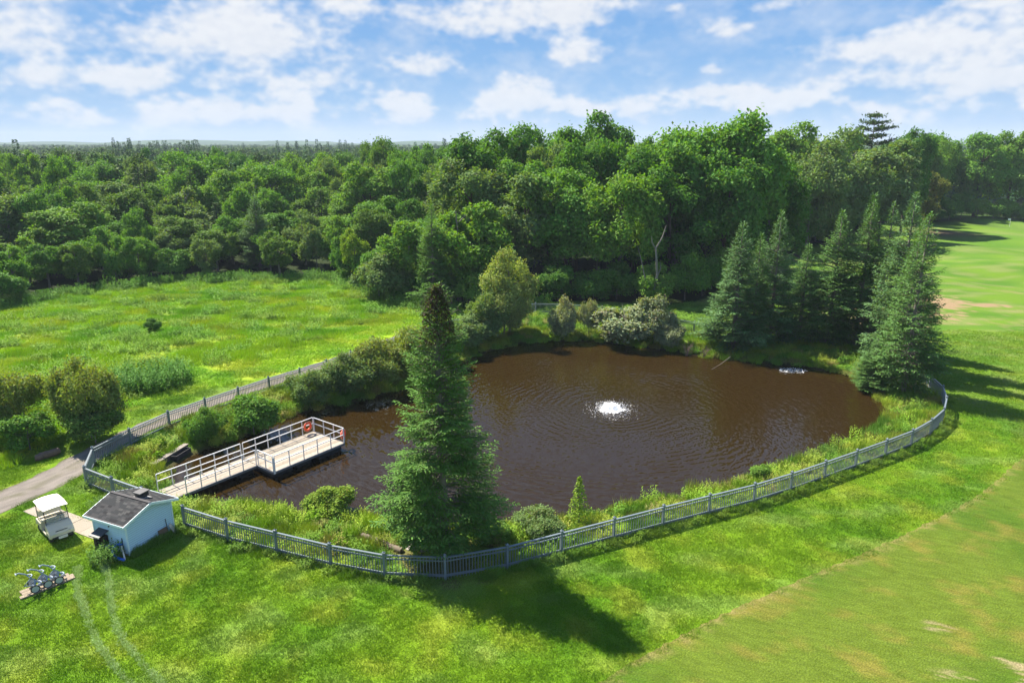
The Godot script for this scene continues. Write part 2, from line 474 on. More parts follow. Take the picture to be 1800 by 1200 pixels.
# a spruce or fir: whorls of branches, each a flat spray of needled twigs
func needles(b: Buf, wood: Buf, r: RandomNumberGenerator, h: float, rad: float, y0: float, step: float, twig: float, thick: float, power: float, droop: float, cone_top := 0.0, gap := 0.0, more := 0.0) -> void:
	var y := y0
	while y < h - 0.15:
		var u := (y - y0) / (h - y0)
		var rr := rad * pow(1.0 - u, power)
		rr *= minf(1.0, 0.55 + (y - y0) / (h * 0.10) * 0.45)
		rr = maxf(rr, 0.16 if cone_top == 0.0 else 0.30)
		var nb_ := int(clampf(5.0 + more + rr * 1.6, 5, 9 + more))
		for q in nb_:
			if r.randf() < gap: continue
			var a := r.randf() * TAU
			var side_bias := 1.0 + 0.16 * sin(a * 2.0 + y * 0.7) + 0.12 * sin(a * 3.0 - y * 1.9)
			var ln := rr * r.randf_range(0.72, 1.12) * side_bias
			var out := Vector3(cos(a), 0, sin(a))
			var lift := lerpf(-droop, 0.75, pow(u, 1.3))
			var base := Vector3(0, y + r.randf_range(-0.5, 0.5) * step, 0)
			var tone := r.randf_range(0.78, 1.18)
			var across := Vector3(-out.z, 0, out.x)
			if ln > 0.8: wood.tube(PackedVector3Array([base, base + out * ln * 0.5 + Vector3(0, lift * ln * 0.5, 0), base + out * ln * 0.92 + Vector3(0, lift * ln * 0.8, 0)]), PackedFloat32Array([0.035, 0.022, 0.008]), 4)
			var s := 0.12 + (0.25 * ln if ln > 1.6 else 0.0)
			while s < ln:
				var t := s / ln
				var p := base + out * s + Vector3(0, lift * s + 0.22 * ln * t * t * (droop + 0.25), 0)
				var reach := minf(0.28 + (1.0 - t) * 0.42 * ln, 1.15) * (0.55 if t > 0.85 else 1.0)
				for sd in [-1.0, 1.0]:
					var d: Vector3 = (out * 0.75 + across * sd * r.randf_range(0.6, 1.0) + Vector3(0, r.randf_range(-0.30, 0.12), 0)).normalized()
					var g := 0.0
					while g < reach:
						var q3: Vector3 = p + d * g + Vector3(0, -0.10 * g, 0)
						var dd: Vector3 = (d + unit(r) * 0.42).normalized()
						var nn := (Vector3(0, 1, 0) + unit(r) * 0.55).normalized()
						var young := 1.25 if g + twig > reach else 0.88
						var col := hue(r, tone * young * r.randf_range(0.75, 1.2), 0.0)
						if cone_top > 0.0 and y > h - cone_top * r.randf_range(0.55, 1.1) and r.randf() < 0.72:
							col = Color(0.70, 0.26, 1.3) * r.randf_range(0.5, 1.1)
						b.leaf(q3, nn, dd, twig * r.randf_range(0.8, 1.25) * (1.0 - 0.45 * u), thick * r.randf_range(0.8, 1.2) * (1.0 - 0.35 * u), col)
						g += twig * 0.62
				s += step * 0.52
			b.leaf(base + out * ln + Vector3(0, lift * ln + 0.2 * ln * (droop + 0.2), 0), Vector3.UP, (out + Vector3(0, lift, 0)).normalized(), twig, thick, hue(r, 1.2, 0.0))
		y += step * (1.0 if u < 0.8 else 0.75)
	for q in 14:
		var a := r.randf() * TAU
		b.leaf(Vector3(0, h - 0.55 + q * 0.035, 0), Vector3(cos(a), 0.3, sin(a)).normalized(), (Vector3(cos(a), 1.6, sin(a))).normalized(), twig * 0.9, thick * 0.7, hue(r, 1.0, 0.0))

# grass: a round patch of blades
func turf(seed_: int, radius: float, count: int, h: float, w: float, lean := 0.5) -> ArrayMesh:
	var r := RandomNumberGenerator.new()
	r.seed = seed_
	var b := Buf.new()
	for k in count:
		var a := r.randf() * TAU
		var q := sqrt(r.randf()) * radius
		var p := Vector3(cos(a) * q, -0.01, sin(a) * q)
		var an := r.randf() * TAU
		var s := Vector3(cos(an), 0, sin(an)) * w * r.randf_range(0.7, 1.3) * 0.5
		var hh := h * r.randf_range(0.55, 1.2)
		var tip := p + Vector3(r.randfn(0, lean) * hh, hh, r.randfn(0, lean) * hh)
		var k2 := r.randf_range(0.8, 1.2)
		b.blade(p, s, tip, hue(r, k2 * 0.92, 0.0), hue(r, k2 * 1.12, 0.05))
	return b.mesh(green_mat)

# leafy weeds: stems with leaves, some with a flower head
func weeds(seed_: int, radius: float, stems: int, h: float, leaf: float, flower: Color, share: float) -> ArrayMesh:
	var r := RandomNumberGenerator.new()
	r.seed = seed_
	var b := Buf.new()
	for k in stems:
		var a := r.randf() * TAU
		var q := sqrt(r.randf()) * radius
		var p := Vector3(cos(a) * q, 0, sin(a) * q)
		var hh := h * r.randf_range(0.6, 1.15)
		var lean := Vector3(r.randfn(0, 0.16), 1, r.randfn(0, 0.16)).normalized()
		var tone := r.randf_range(0.8, 1.2)
		var m := int(hh / leaf * 1.7) + 3
		for j in m:
			var t := (j + 0.5) / m
			var an := r.randf() * TAU
			var d := Vector3(cos(an), r.randf_range(0.1, 0.9), sin(an)).normalized()
			b.leaf(p + lean * hh * t, (Vector3(0, 1, 0) + unit(r) * 0.5).normalized(), d, leaf * r.randf_range(0.7, 1.2) * (1.15 - 0.5 * t), leaf * 0.34, hue(r, tone * (0.82 + 0.35 * t), 0.0))
		if r.randf() < share:
			for j in 7:
				b.leaf(p + lean * hh + unit(r) * leaf * 0.35, (Vector3(0, 1, 0) + unit(r) * 0.6).normalized(), unit(r), leaf * 0.55, leaf * 0.45, flower * r.randf_range(0.85, 1.1))
	return b.mesh(green_mat)

var green_mat: StandardMaterial3D
var bark: StandardMaterial3D
var bark_grey: StandardMaterial3D

func scatter(parent: Node, called: String, m: Mesh, where: Array, tints: Array) -> void:
	if where.is_empty(): return
	var mm := MultiMesh.new()
	mm.transform_format = MultiMesh.TRANSFORM_3D
	mm.use_colors = true
	mm.mesh = m
	mm.instance_count = where.size()
	for k in where.size():
		mm.set_instance_transform(k, where[k])
		mm.set_instance_color(k, tints[k])
	var o := MultiMeshInstance3D.new()
	o.multimesh = mm
	var k2 := 0
	var nm := called
	while parent.has_node(NodePath(nm)):
		k2 += 1
		nm = "%s_%03d" % [called, k2]
	o.name = nm
	o.set_meta("kind", "stuff")
	parent.add_child(o)

func stuff(called: String, label: String, category: String) -> Node3D:
	var o := thing(called, label, category)
	o.set_meta("kind", "stuff")
	return o

func set_down(x: float, z: float, turn: float, s: float, sy: float, sink := 0.0) -> Transform3D:
	return Transform3D(Basis(Vector3.UP, turn).scaled_local(Vector3(s, sy, s)), Vector3(x, ground_y(x, z) - sink, z))

# every kind of tree is grown once per variety; the trees are copies of these
var stock := {}

func grow(kind: String, variety: int) -> Array:      # [trunk mesh, crown mesh, reference height, reference radius]
	var key := "%s%d" % [kind, variety]
	if stock.has(key): return stock[key]
	var r := RandomNumberGenerator.new()
	r.seed = hash(key) % 100000 + 17
	var b := Buf.new()
	var w := Buf.new()
	var out := []
	match kind:
		"maple":
			crown(b, r, 5.0, 0.9, 16.0, 30, 26, 20, 0.46)
			out = [trunk_mesh(r, 12.5, 0.3, 7, 4.0, bark), b.mesh(null), 16.0, 5.0]
		"ash":
			crown(b, r, 4.4, 0.7, 16.0, 30, 28, 19, 0.43, 0.9)
			out = [trunk_mesh(r, 13.0, 0.26, 6, 3.4, bark_grey), b.mesh(null), 16.0, 4.4]
		"poplar":
			crown(b, r, 2.9, 0.6, 12.0, 24, 26, 16, 0.36, 0.55)
			out = [trunk_mesh(r, 10.5, 0.17, 6, 2.0, bark_grey), b.mesh(null), 12.0, 2.9]
		"willow":
			crown(b, r, 3.1, 0.3, 9.3, 30, 34, 22, 0.24, 0.75)
			out = [trunk_mesh(r, 8.0, 0.14, 8, 2.2, bark_grey), b.mesh(null), 9.3, 3.1]
		"shrub":
			crown(b, r, 2.3, 0.05, 4.2, 20, 26, 18, 0.25, 0.2, 0.10)
			out = [trunk_mesh(r, 3.0, 0.07, 9, 1.9, bark_grey), b.mesh(null), 4.2, 2.3]
		"rusty":
			crown(b, r, 2.1, 0.05, 4.2, 25, 28, 18, 0.20, 0.95, 0.30)
			out = [trunk_mesh(r, 3.0, 0.06, 9, 1.7, bark_grey), b.mesh(null), 4.2, 2.1]
		"alder":
			crown(b, r, 2.3, 0.1, 5.4, 30, 26, 19, 0.20, 0.95, 0.30)
			out = [trunk_mesh(r, 4.4, 0.06, 10, 1.7, bark_grey), b.mesh(null), 5.4, 2.3]
		"sapling":
			for k in 900:
				var t := pow(r.randf(), 1.3)
				var rr := 0.74 * (1.0 - t) + 0.07
				var a := r.randf() * TAU
				var q := sqrt(r.randf()) * rr
				var p := Vector3(cos(a) * q, 0.12 + t * 2.75, sin(a) * q)
				var nn := (Vector3(cos(a), 0.5, sin(a)) + unit(r) * 0.7).normalized()
				b.leaf(p, nn, nn.cross(unit(r)).normalized(), r.randf_range(0.10, 0.17), 0.09, hue(r, r.randf_range(0.8, 1.2), 0.0))
			out = [trunk_mesh(r, 2.6, 0.035, 8, 0.6, bark_grey), b.mesh(null), 2.9, 0.8]
		"fir":
			needles(b, w, r, 13.0, 3.6, 0.5, 0.37, 0.30, 0.135, 0.90, 0.22, 0.0, 0.04, 2.0)
			w.tube(PackedVector3Array([Vector3(0, -0.2, 0), Vector3(0, 6, 0), Vector3(0, 12.9, 0)]), PackedFloat32Array([0.21, 0.14, 0.02]), 8)
			out = [w.mesh(bark_grey), b.mesh(null), 13.0, 3.0]
		"old_fir":
			needles(b, w, r, 15.0, 3.8, 1.2, 0.39, 0.31, 0.135, 0.86, 0.28, 0.0, 0.18, 1.0)
			w.tube(PackedVector3Array([Vector3(0, -0.2, 0), Vector3(0.05, 7, 0), Vector3(0, 14.9, 0)]), PackedFloat32Array([0.23, 0.17, 0.02]), 8)
			for k in 26:      # bare dead snags low on the trunk
				var a := r.randf() * TAU
				var y := r.randf_range(1.0, 6.0)
				var l := r.randf_range(0.8, 1.9)
				var p0 := Vector3(0, y, 0)
				var d := Vector3(cos(a), -0.15, sin(a))
				w.tube(PackedVector3Array([p0, p0 + d * l * 0.6 + Vector3(0, 0.1, 0), p0 + d * l]), PackedFloat32Array([0.03, 0.02, 0.006]), 4)
			out = [w.mesh(bark_grey), b.mesh(null), 15.0, 3.1]
		"far_conifer":
			for k in 520:
				var t := pow(r.randf(), 1.15)
				var rr := 2.3 * pow(1.0 - t, 0.8) + 0.12
				var a := r.randf() * TAU
				var q := rr * r.randf_range(0.35, 1.0)
				b.leaf(Vector3(cos(a) * q * 0.6, 1.0 + t * 14.8 , sin(a) * q * 0.6), (Vector3(cos(a) * 0.5, 1, sin(a) * 0.5) + unit(r) * 0.4).normalized(), Vector3(cos(a), -0.2, sin(a)).normalized(), q * 0.5 + 0.4, 0.5, hue(r, r.randf_range(0.75, 1.2), 0.0))
			w.tube(PackedVector3Array([Vector3(0, -0.2, 0), Vector3(0, 15.6, 0)]), PackedFloat32Array([0.2, 0.03]), 5)
			out = [w.mesh(bark), b.mesh(null), 16.0, 2.3]
		"pine":
			w.tube(PackedVector3Array([Vector3(0, -0.2, 0), Vector3(0.1, 10, 0), Vector3(0, 22.4, 0)]), PackedFloat32Array([0.34, 0.26, 0.05]), 8)
			for k in 8:
				var y := 11.5 + k * 1.45
				var ln: float = [4.2, 5.2, 4.4, 5.6, 4.0, 4.6, 2.8, 1.8][k]
				var turn := r.randf() * TAU
				for q in 5:
					var a := turn + q * 1.257 + r.randf_range(-0.4, 0.4)
					var lq := ln * r.randf_range(0.55, 1.1)
					var out_ := Vector3(cos(a), 0.20, sin(a))
					w.tube(PackedVector3Array([Vector3(0, y, 0), Vector3(0, y, 0) + out_ * lq]), PackedFloat32Array([0.08, 0.03]), 4)
					for s in int(lq * 34):
						var f := r.randf_range(0.3, 1.08)
						var p := Vector3(0, y, 0) + out_ * lq * f + Vector3(r.randfn(0, 0.5), r.randfn(0.12, 0.13), r.randfn(0, 0.5))
						b.leaf(p, (Vector3.UP + unit(r) * 0.5).normalized(), (out_ + unit(r)).normalized(), 0.55, 0.34, hue(r, r.randf_range(0.7, 1.3), 0.0))
			out = [w.mesh(bark), b.mesh(null), 22.6, 4.8]
	stock[key] = out
	return out

var tints := {}
func tint(name_: String) -> StandardMaterial3D:
	if not tints.has(name_):
		var c: Color
		match name_:
			"deep": c = Color(0.1009, 0.2379, 0.0390)
			"dark": c = Color(0.1208, 0.2760, 0.0468)
			"green": c = Color(0.1474, 0.3135, 0.0524)
			"fresh": c = Color(0.1807, 0.3410, 0.0572)
			"lime": c = Color(0.2350, 0.3600, 0.0500)
			"olive": c = Color(0.1450, 0.2620, 0.0550)
			"grey": c = Color(0.1800, 0.2850, 0.0980)
			"silver": c = Color(0.3000, 0.3600, 0.2100)
			"gold": c = Color(0.3300, 0.4100, 0.1300)
			"rust": c = Color(0.2350, 0.3150, 0.0850)
			"brown": c = Color(0.1700, 0.2000, 0.0500)
			"fir": c = Color(0.1150, 0.2280, 0.0640)
			"blue": c = Color(0.1250, 0.2350, 0.0900)
			"spruce": c = Color(0.1180, 0.2450, 0.0500)
			"far": c = Color(0.0711, 0.1284, 0.0353)
		tints[name_] = foliage(c.r, c.g, c.b, 0.75 if name_ in ["fir", "blue", "spruce", "far"] else 0.90)
	return tints[name_]

var tree_spots: Array = []     # [x, z, radius] of every tree set down

func tree(called: String, kind: String, variety: int, look: String, x: float, z: float, h: float, wide: float, label: String, category := "tree", group := "") -> Node3D:
	var g := grow(kind, variety)
	var t := thing(called, label, category, Vector3(x, ground_y(x, z) - 0.05, z), fposmod(x * 12.9898 + z * 78.233, TAU), group)
	var s: float = wide / 2.0 / g[3]
	t.scale = Vector3(s, h / g[2], s)
	part("stems" if kind in ["shrub", "rusty", "alder"] else "trunk", g[0], t)
	part("leaves" if kind in ["shrub", "rusty", "alder"] else "crown", g[1], t, tint(look))
	tree_spots.append(Vector3(x, z, wide * 0.5))
	return t

# ---------------------------------------------------------------- ground, path, water
func spread(lo: float, hi: float, step: float, far: float) -> PackedFloat32Array:
	var a := PackedFloat32Array()
	var p := lo
	var s := step
	var left: Array = []
	while p > -far:
		s *= 1.22
		p -= s
		left.append(maxf(p, -far))
	left.reverse()
	for q in left: a.append(q)
	p = lo
	while p < hi:
		a.append(p)
		p += step
	s = step
	a.append(hi)
	p = hi
	while p < far:
		s *= 1.22
		p += s
		a.append(minf(p, far))
	return a

func grown(b: Buf) -> void:     # smooth normals for an indexed sheet
	b.n.resize(b.v.size())
	b.n.fill(Vector3.ZERO)
	for k in range(0, b.i.size(), 3):
		var f := (b.v[b.i[k + 2]] - b.v[b.i[k]]).cross(b.v[b.i[k + 1]] - b.v[b.i[k]])
		for q in 3: b.n[b.i[k + q]] += f
	for k in b.n.size(): b.n[k] = b.n[k].normalized()

func make_ground() -> void:
	var xs := spread(-72.0, 78.0, 0.55, 5000.0)
	var zs := spread(-112.0, -16.0, 0.5, 5000.0)
	var b := Buf.new()
	for z in zs:
		for x in xs:
			b.v.append(Vector3(x, ground_y(x, z), z))
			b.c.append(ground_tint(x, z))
			b.t.append(Vector2(x, z) / 5.0)
	var w := xs.size()
	for j in zs.size() - 1:
		for k in w - 1:
			var a := j * w + k
			b.i.append_array(PackedInt32Array([a, a + 1, a + w + 1, a, a + w + 1, a + w]))
	grown(b)
	var m := paint(1, 1, 1, 0.9, 0.0, 0.2)
	m.albedo_texture = grain(1024, 0.045, Color(0.66, 0.68, 0.62), Color(1, 1, 1), 5)
	m.normal_enabled = true
	m.normal_texture = bumps(1024, 0.05, 9.0)
	m.normal_scale = 0.7
	structure("ground", b.mesh(m))
	# the mown fairway, a sheet of its own with a cut edge and a dry rim
	var f := Buf.new()
	var z := -57.0
	var ids := {}
	var step := 0.5
	var gx := PackedFloat32Array()
	var rows := int(41.0 / step)
	for j in rows:
		for k in 100:
			var p := Vector2(-8.0 + k * step * 1.2, -57.0 + j * step)
			if Geometry2D.is_point_in_polygon(p, fairway_poly): ids[j * 100 + k] = p
	# rows follow the edge: for every point of the edge a row of points leading away from it
	var away := Vector2(0.79, 0.61)
	var edge := PackedVector2Array()
	for q in fair_edge.size() - 1:
		for s in 6: edge.append(fair_edge[q].lerp(fair_edge[q + 1], s / 6.0))
	var reach: Array = [0.0, 0.18, 0.4, 0.8, 1.3]
	for s in 100: reach.append(1.7 + s * 0.33)
	for q in edge.size():
		for s in reach:
			var p: Vector2 = edge[q] + away * (s + (nz.get_noise_2d(edge[q].x * 1.7, edge[q].y * 1.7) * 0.10 if s < 0.3 else 0.0))
			var c := fair_tint(p.x, p.y)
			if s < 0.9: c = c.lerp(Color(0.34, 0.28, 0.11), clampf(0.62 - s * 1.4 + nz.get_noise_2d(p.x * 1.4, p.y * 1.4) * 0.6, 0.0, 0.8))
			c = c.lerp(Color(0.46, 0.35, 0.225), sand(p.x, p.y))
			f.v.append(Vector3(p.x, 0.006, p.y))
			f.c.append(c)
			f.t.append(p / 5.0)
	var rw := reach.size()
	for q in edge.size() - 1:
		for s in rw - 1:
			var a := q * rw + s
			f.i.append_array(PackedInt32Array([a, a + rw, a + rw + 1, a, a + rw + 1, a + 1]))
	f.n.resize(f.v.size())
	f.n.fill(Vector3.UP)
	structure("fairway", f.mesh(m))
	# gravel path
	var g := Buf.new()
	for q in path_line.size():
		var d := (path_line[mini(q + 1, path_line.size() - 1)] - path_line[maxi(q - 1, 0)]).normalized()
		var s := Vector2(-d.y, d.x)
		var half := lerpf(1.35, 0.95, clampf((-path_line[q].y - 42.0) / 4.0, 0.0, 1.0))
		for e in 11:
			var o := (e / 5.0 - 1.0) * (half + (nz.get_noise_1d(q * 3.1 + e * 50.0) * 0.22 if e in [0, 10] else 0.0))
			var p := path_line[q] + s * o
			var k := 1.0 + nz.get_noise_2d(p.x * 1.9, p.y * 1.9) * 0.25
			var c := Color(0.46, 0.41, 0.365) * k
			if absf(o) < 0.25 * half: c = c.lerp(Color(0.28, 0.27, 0.17), clampf(0.3 + nz.get_noise_2d(p.x, p.y) * 0.8, 0.0, 0.7))
			if e in [0, 10]: c = c.lerp(Color(0.16, 0.17, 0.06), 0.6)
			g.v.append(Vector3(p.x, 0.010 + 0.02 * (1.0 - absf(e / 5.0 - 1.0)), p.y))
			g.c.append(c)
			g.t.append(p / 2.2)
	for q in path_line.size() - 1:
		for e in 10:
			var a := q * 11 + e
			g.i.append_array(PackedInt32Array([a, a + 11, a + 12, a, a + 12, a + 1]))
	grown(g)
	var gm := paint(1, 1, 1, 0.95, 0.0, 0.2)
	gm.albedo_texture = grain(512, 0.16, Color(0.55, 0.55, 0.55), Color(1, 1, 1), 4, 5)
	gm.normal_enabled = true
	gm.normal_texture = bumps(512, 0.14, 10.0, 6)
	structure("path", g.mesh(gm))

const SPOUT := Vector2(7.95, -53.4)

func wave(x: float, z: float) -> float:
	var dx := x - SPOUT.x
	var dz := z - SPOUT.y
	var q := sqrt(dx * dx + dz * dz)
	var warp := nz.get_noise_2d(x * 0.16, z * 0.16) * 0.55 + nz.get_noise_2d(x * 0.6, z * 0.6) * 0.12
	var a := 0.0076 * smoothstep(0.6, 3.0, q) * exp(-q / 34.0) * clampf(0.75 + nz.get_noise_2d(x * 0.11 + 9.0, z * 0.11) * 1.3, 0.15, 1.5)
	var y := a * sin(TAU * (q + warp) / 0.66) + a * 0.55 * sin(TAU * (q * 1.02 - warp * 1.4) / 0.43 + 1.0)
	y += 0.0045 * nz.get_noise_2d(x * 2.6 + z * 0.8, z * 4.2) + 0.003 * nz.get_noise_2d(x * 6.0, z * 8.0)
	var gx := x - 26.0
	var gz := z + 63.9
	y += 0.10 * exp(-(gx * gx / 3.2 + gz * gz / 0.9)) * nz.get_noise_2d(x * 2.2, z * 3.4)
	y += 0.035 * exp(-q / 1.5) * nz.get_noise_2d(x * 5.0, z * 5.0)
	return y

func make_water() -> void:
	var b := Buf.new()
	var rings := 330
	var sect := 440
	var id := PackedInt32Array()
	id.resize(rings * sect)
	id.fill(-1)
	for q in rings:
		var r := 0.05 + q * 0.108
		for s in sect:
			var an := TAU * s / sect
			var x := SPOUT.x + cos(an) * r
			var z := SPOUT.y + sin(an) * r
			if shore(x, z) > 1.2: continue
			var y := wave(x, z)
			id[q * sect + s] = b.v.size()
			b.v.append(Vector3(x, WATER + y, z))
			b.n.append(Vector3(y - wave(x + 0.03, z), 0.03, y - wave(x, z + 0.03)).normalized())
	for q in rings - 1:
		for s in sect:
			var a := id[q * sect + s]
			var c := id[q * sect + (s + 1) % sect]
			var d := id[(q + 1) * sect + s]
			var e := id[(q + 1) * sect + (s + 1) % sect]
			if a >= 0 and d >= 0 and e >= 0: b.i.append_array(PackedInt32Array([a, d, e]))
			if a >= 0 and e >= 0 and c >= 0: b.i.append_array(PackedInt32Array([a, e, c]))
	var m := StandardMaterial3D.new()
	m.albedo_color = lin(0.0205, 0.0119, 0.0029)
	m.roughness = 0.06
	m.metallic_specular = 0.36
	structure("water", b.mesh(m))

# ---------------------------------------------------------------- fence
func make_fence() -> void:
	var m := paint(0.148, 0.182, 0.208, 0.36)
	var o := thing("picket_fence", "long slate blue picket fence with capped posts running round the pond", "fence")
	var pts := PackedVector2Array()
	for q in fence_line.size() - 1:
		pts.append(fence_line[q])
		if fence_line[q].distance_to(fence_line[q + 1]) > 4.4: pts.append(fence_line[q].lerp(fence_line[q + 1], 0.5))
	pts.append(fence_line[fence_line.size() - 1])
	var pb := Buf.new()
	pb.box(Vector3(0, 0.62, 0), Vector3(0.115, 1.34, 0.115))
	var post := pb.mesh(m)
	var cb := Buf.new()
	cb.box(Vector3(0, 1.305, 0), Vector3(0.155, 0.03, 0.155))
	for k in 4:
		var a := k * PI / 2 + PI / 4
		var p := Vector3(cos(a), 0, sin(a)) * 0.085
		var q := Vector3(cos(a + PI / 2), 0, sin(a + PI / 2)) * 0.085
		cb.blade(Vector3(0, 1.32, 0) + (p + q) * 0.5, (p - q) * 0.5, Vector3(0, 1.40, 0), Color.WHITE, Color.WHITE)
	var cap := cb.mesh(m)
	var kb := Buf.new()
	kb.box(Vector3(0, 0.60, 0), Vector3(0.027, 1.13, 0.027))
	var picket := kb.mesh(m)
	var rest := Buf.new()
	var made := 0
	for q in pts.size():
		var y := ground_y(pts[q].x, pts[q].y)
		var ps := quick("post" if q == 0 else "post_%03d" % q, post, o)
		ps.position = Vector3(pts[q].x, y, pts[q].y)
		if q < pts.size() - 1: ps.rotation.y = -(pts[q + 1] - pts[q]).angle()
		quick("cap", cap, ps)
		if q == pts.size() - 1: break
		var d := pts[q + 1] - pts[q]
		var l := d.length()
		var pn := Node3D.new()
		pn.name = "fence_panel" if q == 0 else "fence_panel_%03d" % q
		o.add_child(pn)
		var y2 := ground_y(pts[q + 1].x, pts[q + 1].y)
		pn.position = Vector3(pts[q].x, y, pts[q].y)
		pn.rotation.y = -d.angle()
		pn.rotation.z = 0.0
		var w := l - 0.12
		for rail in [["top_rail", 1.175, 0.05, 0.10], ["middle_rail", 0.985, 0.05, 0.06], ["bottom_rail", 0.20, 0.13, 0.045]]:
			var rb := Buf.new()
			rb.box(Vector3(l * 0.5, rail[1], 0), Vector3(w, rail[2], rail[3]))
			quick(rail[0], rb.mesh(m), pn)
		var count := int(round(w / 0.148))
		for k in count:
			var x := 0.06 + w * (k + 0.5) / count
			if q < 16 and made < 300:
				var pk := quick("picket" if k == 0 else "picket_%03d" % k, picket, pn)
				pk.position = Vector3(x, 0, 0.047)
				made += 1
			else:
				rest.box(pn.position + pn.basis * Vector3(x, 0.60, 0.047), Vector3(0.027, 1.13, 0.027), pn.basis)
	var ro := quick("picket_rows", rest.mesh(m), o)
	ro.set_meta("kind", "stuff")

# ---------------------------------------------------------------- pump shed
func make_shed() -> void:
	var s := thing("pump_shed", "pale blue boarded pump shed with dark shingled gable roof", "shed", Vector3(-19.24, 0, -31.57), atan2(0.914, 0.405))
	var W := 2.7
	var D := 2.35
	var eave := 1.86
	var ridge := 2.30
	var wall := paint(0.50, 0.69, 0.83, 0.5)
	var trim := paint(0.66, 0.78, 0.86, 0.45)
	var dark := paint(0.028, 0.026, 0.028, 0.8)
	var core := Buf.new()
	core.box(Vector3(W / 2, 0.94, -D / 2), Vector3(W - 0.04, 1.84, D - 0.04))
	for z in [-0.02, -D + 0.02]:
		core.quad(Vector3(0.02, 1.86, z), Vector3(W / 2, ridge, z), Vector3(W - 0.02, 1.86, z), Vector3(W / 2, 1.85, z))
	part("wall", core.mesh(paint(0.13, 0.22, 0.30, 0.7)), s)  # darker than the boards: lap shadow lines painted into the gaps
	var step := 0.118
	var tilt := Basis(Vector3.RIGHT, 0.16)
	for k in 19:
		var y := 0.10 + k * step
		var inset := 0.0
		if y + step > eave: inset = (y + step * 0.5 - eave) / (ridge - eave) * W * 0.5 + 0.02
		if inset > W * 0.5 - 0.12: continue
		var bd := Buf.new()
		bd.box(Vector3.ZERO, Vector3(W - inset * 2.0 - 0.02, step * 0.76, 0.02), Basis(Vector3.RIGHT, -0.24))
		var mesh := bd.mesh(wall)
		for z in [0.004, -D - 0.004]:
			var p := part("siding_board", mesh, s)
			p.position = Vector3(W / 2, y + step * 0.5, z)
			if z < -1.0: p.rotation.y = PI
		if y + step < eave + 0.05:
			var bs := Buf.new()
			bs.box(Vector3.ZERO, Vector3(D - 0.02, step * 0.76, 0.02), Basis(Vector3.RIGHT, -0.24))
			var mesh2 := bs.mesh(wall)
			for x in [-0.004, W + 0.004]:
				var p := part("siding_board", mesh2, s)
				p.position = Vector3(x, y + step * 0.5, -D / 2)
				p.rotation.y = -PI / 2 if x < 1.0 else PI / 2
	for c in [[-0.012, 0.012], [W + 0.012, 0.012], [-0.012, -D - 0.012], [W + 0.012, -D - 0.012]]:
		var tb := Buf.new()
		tb.box(Vector3(c[0], 0.96, c[1]), Vector3(0.07, 1.84, 0.07))
		part("corner_trim", tb.mesh(trim), s)
	var fb := Buf.new()
	fb.box(Vector3(W / 2, 0.03, -D / 2), Vector3(W + 0.03, 0.1, D + 0.03))
	part("footing", fb.mesh(paint(0.2, 0.19, 0.17, 0.9)), s)
	# roof: two slabs, white fascias, dark shingles
	var z0 := 0.27
	var z1 := -D - 0.27
	var over := 0.32
	var slope := atan2(ridge - eave, W * 0.5)
	var run := (W * 0.5 + over) / cos(slope)
	var roof := Buf.new()
	for sd in [-1.0, 1.0]:
		var bas := Basis(Vector3.BACK, -slope * sd)
		var mid: Vector3 = Vector3(W / 2, ridge + 0.05, (z0 + z1) / 2) + bas * Vector3(sd * run * 0.5, 0, 0)
		roof.box(mid, Vector3(run - 0.01, 0.045, z0 - z1), bas)
	var rf := part("roof", roof.mesh(dark), s)
	var tones := [Color(0.050, 0.051, 0.055), Color(0.074, 0.074, 0.078), Color(0.034, 0.034, 0.038), Color(0.105, 0.102, 0.102)]
	var shingle: Array = []
	var sm := paint(1, 1, 1, 0.9, 0.0, 0.3)
	sm.albedo_texture = grain(256, 0.3, Color(0.6, 0.6, 0.6), Color(1, 1, 1), 3, 9)
	sm.uv1_triplanar = true
	sm.uv1_scale = Vector3(2, 2, 2)
	for c in tones:
		var sb := Buf.new()
		sb.box(Vector3.ZERO, Vector3(0.185, 0.012, 0.262), Basis.IDENTITY, c)
		shingle.append(sb.mesh(sm))
	var r := RandomNumberGenerator.new()
	r.seed = 5
	var n_sh := 0
	for sd in [-1.0, 1.0]:
		var bas := Basis(Vector3.BACK, -slope * sd)
		for a in 12:
			for k in 11:
				var zz: float = z0 - 0.13 - k * 0.263 - (0.13 if a % 2 == 1 else 0.0)
				if zz < z1 + 0.1: continue
				var p := quick("shingle" if n_sh == 0 else "shingle_%03d" % n_sh, shingle[[0, 0, 0, 1, 1, 2, 3][r.randi() % 7]], rf)
				n_sh += 1
				p.basis = bas * Basis(Vector3.BACK, -0.055 * sd)
				p.position = Vector3(W / 2, ridge + 0.085, 0) + bas * Vector3(sd * (0.07 + a * 0.134), 0, 0) + Vector3(0, 0, zz)
	var cap := Buf.new()
	cap.box(Vector3(W / 2, ridge + 0.10, (z0 + z1) / 2), Vector3(0.16, 0.02, z0 - z1 - 0.02))
	part("ridge_cap", cap.mesh(paint(0.06, 0.057, 0.06, 0.9)), s)
	for z in [z0 + 0.012, z1 - 0.012]:
		for sd in [-1.0, 1.0]:
			var bas := Basis(Vector3.BACK, -slope * sd)
			var b := Buf.new()
			b.box(Vector3(W / 2, ridge + 0.02, z) + bas * Vector3(sd * run * 0.5, 0, 0), Vector3(run, 0.13, 0.024), bas)
			part("fascia", b.mesh(trim), s)
	for sd in [-1.0, 1.0]:
		var b := Buf.new()
		b.box(Vector3(W / 2 + sd * (W * 0.5 + over), eave - 0.075, (z0 + z1) / 2), Vector3(0.024, 0.12, z0 - z1 - 0.02))
		part("fascia", b.mesh(trim), s)
	# vent box on the far slope
	var vb := Buf.new()
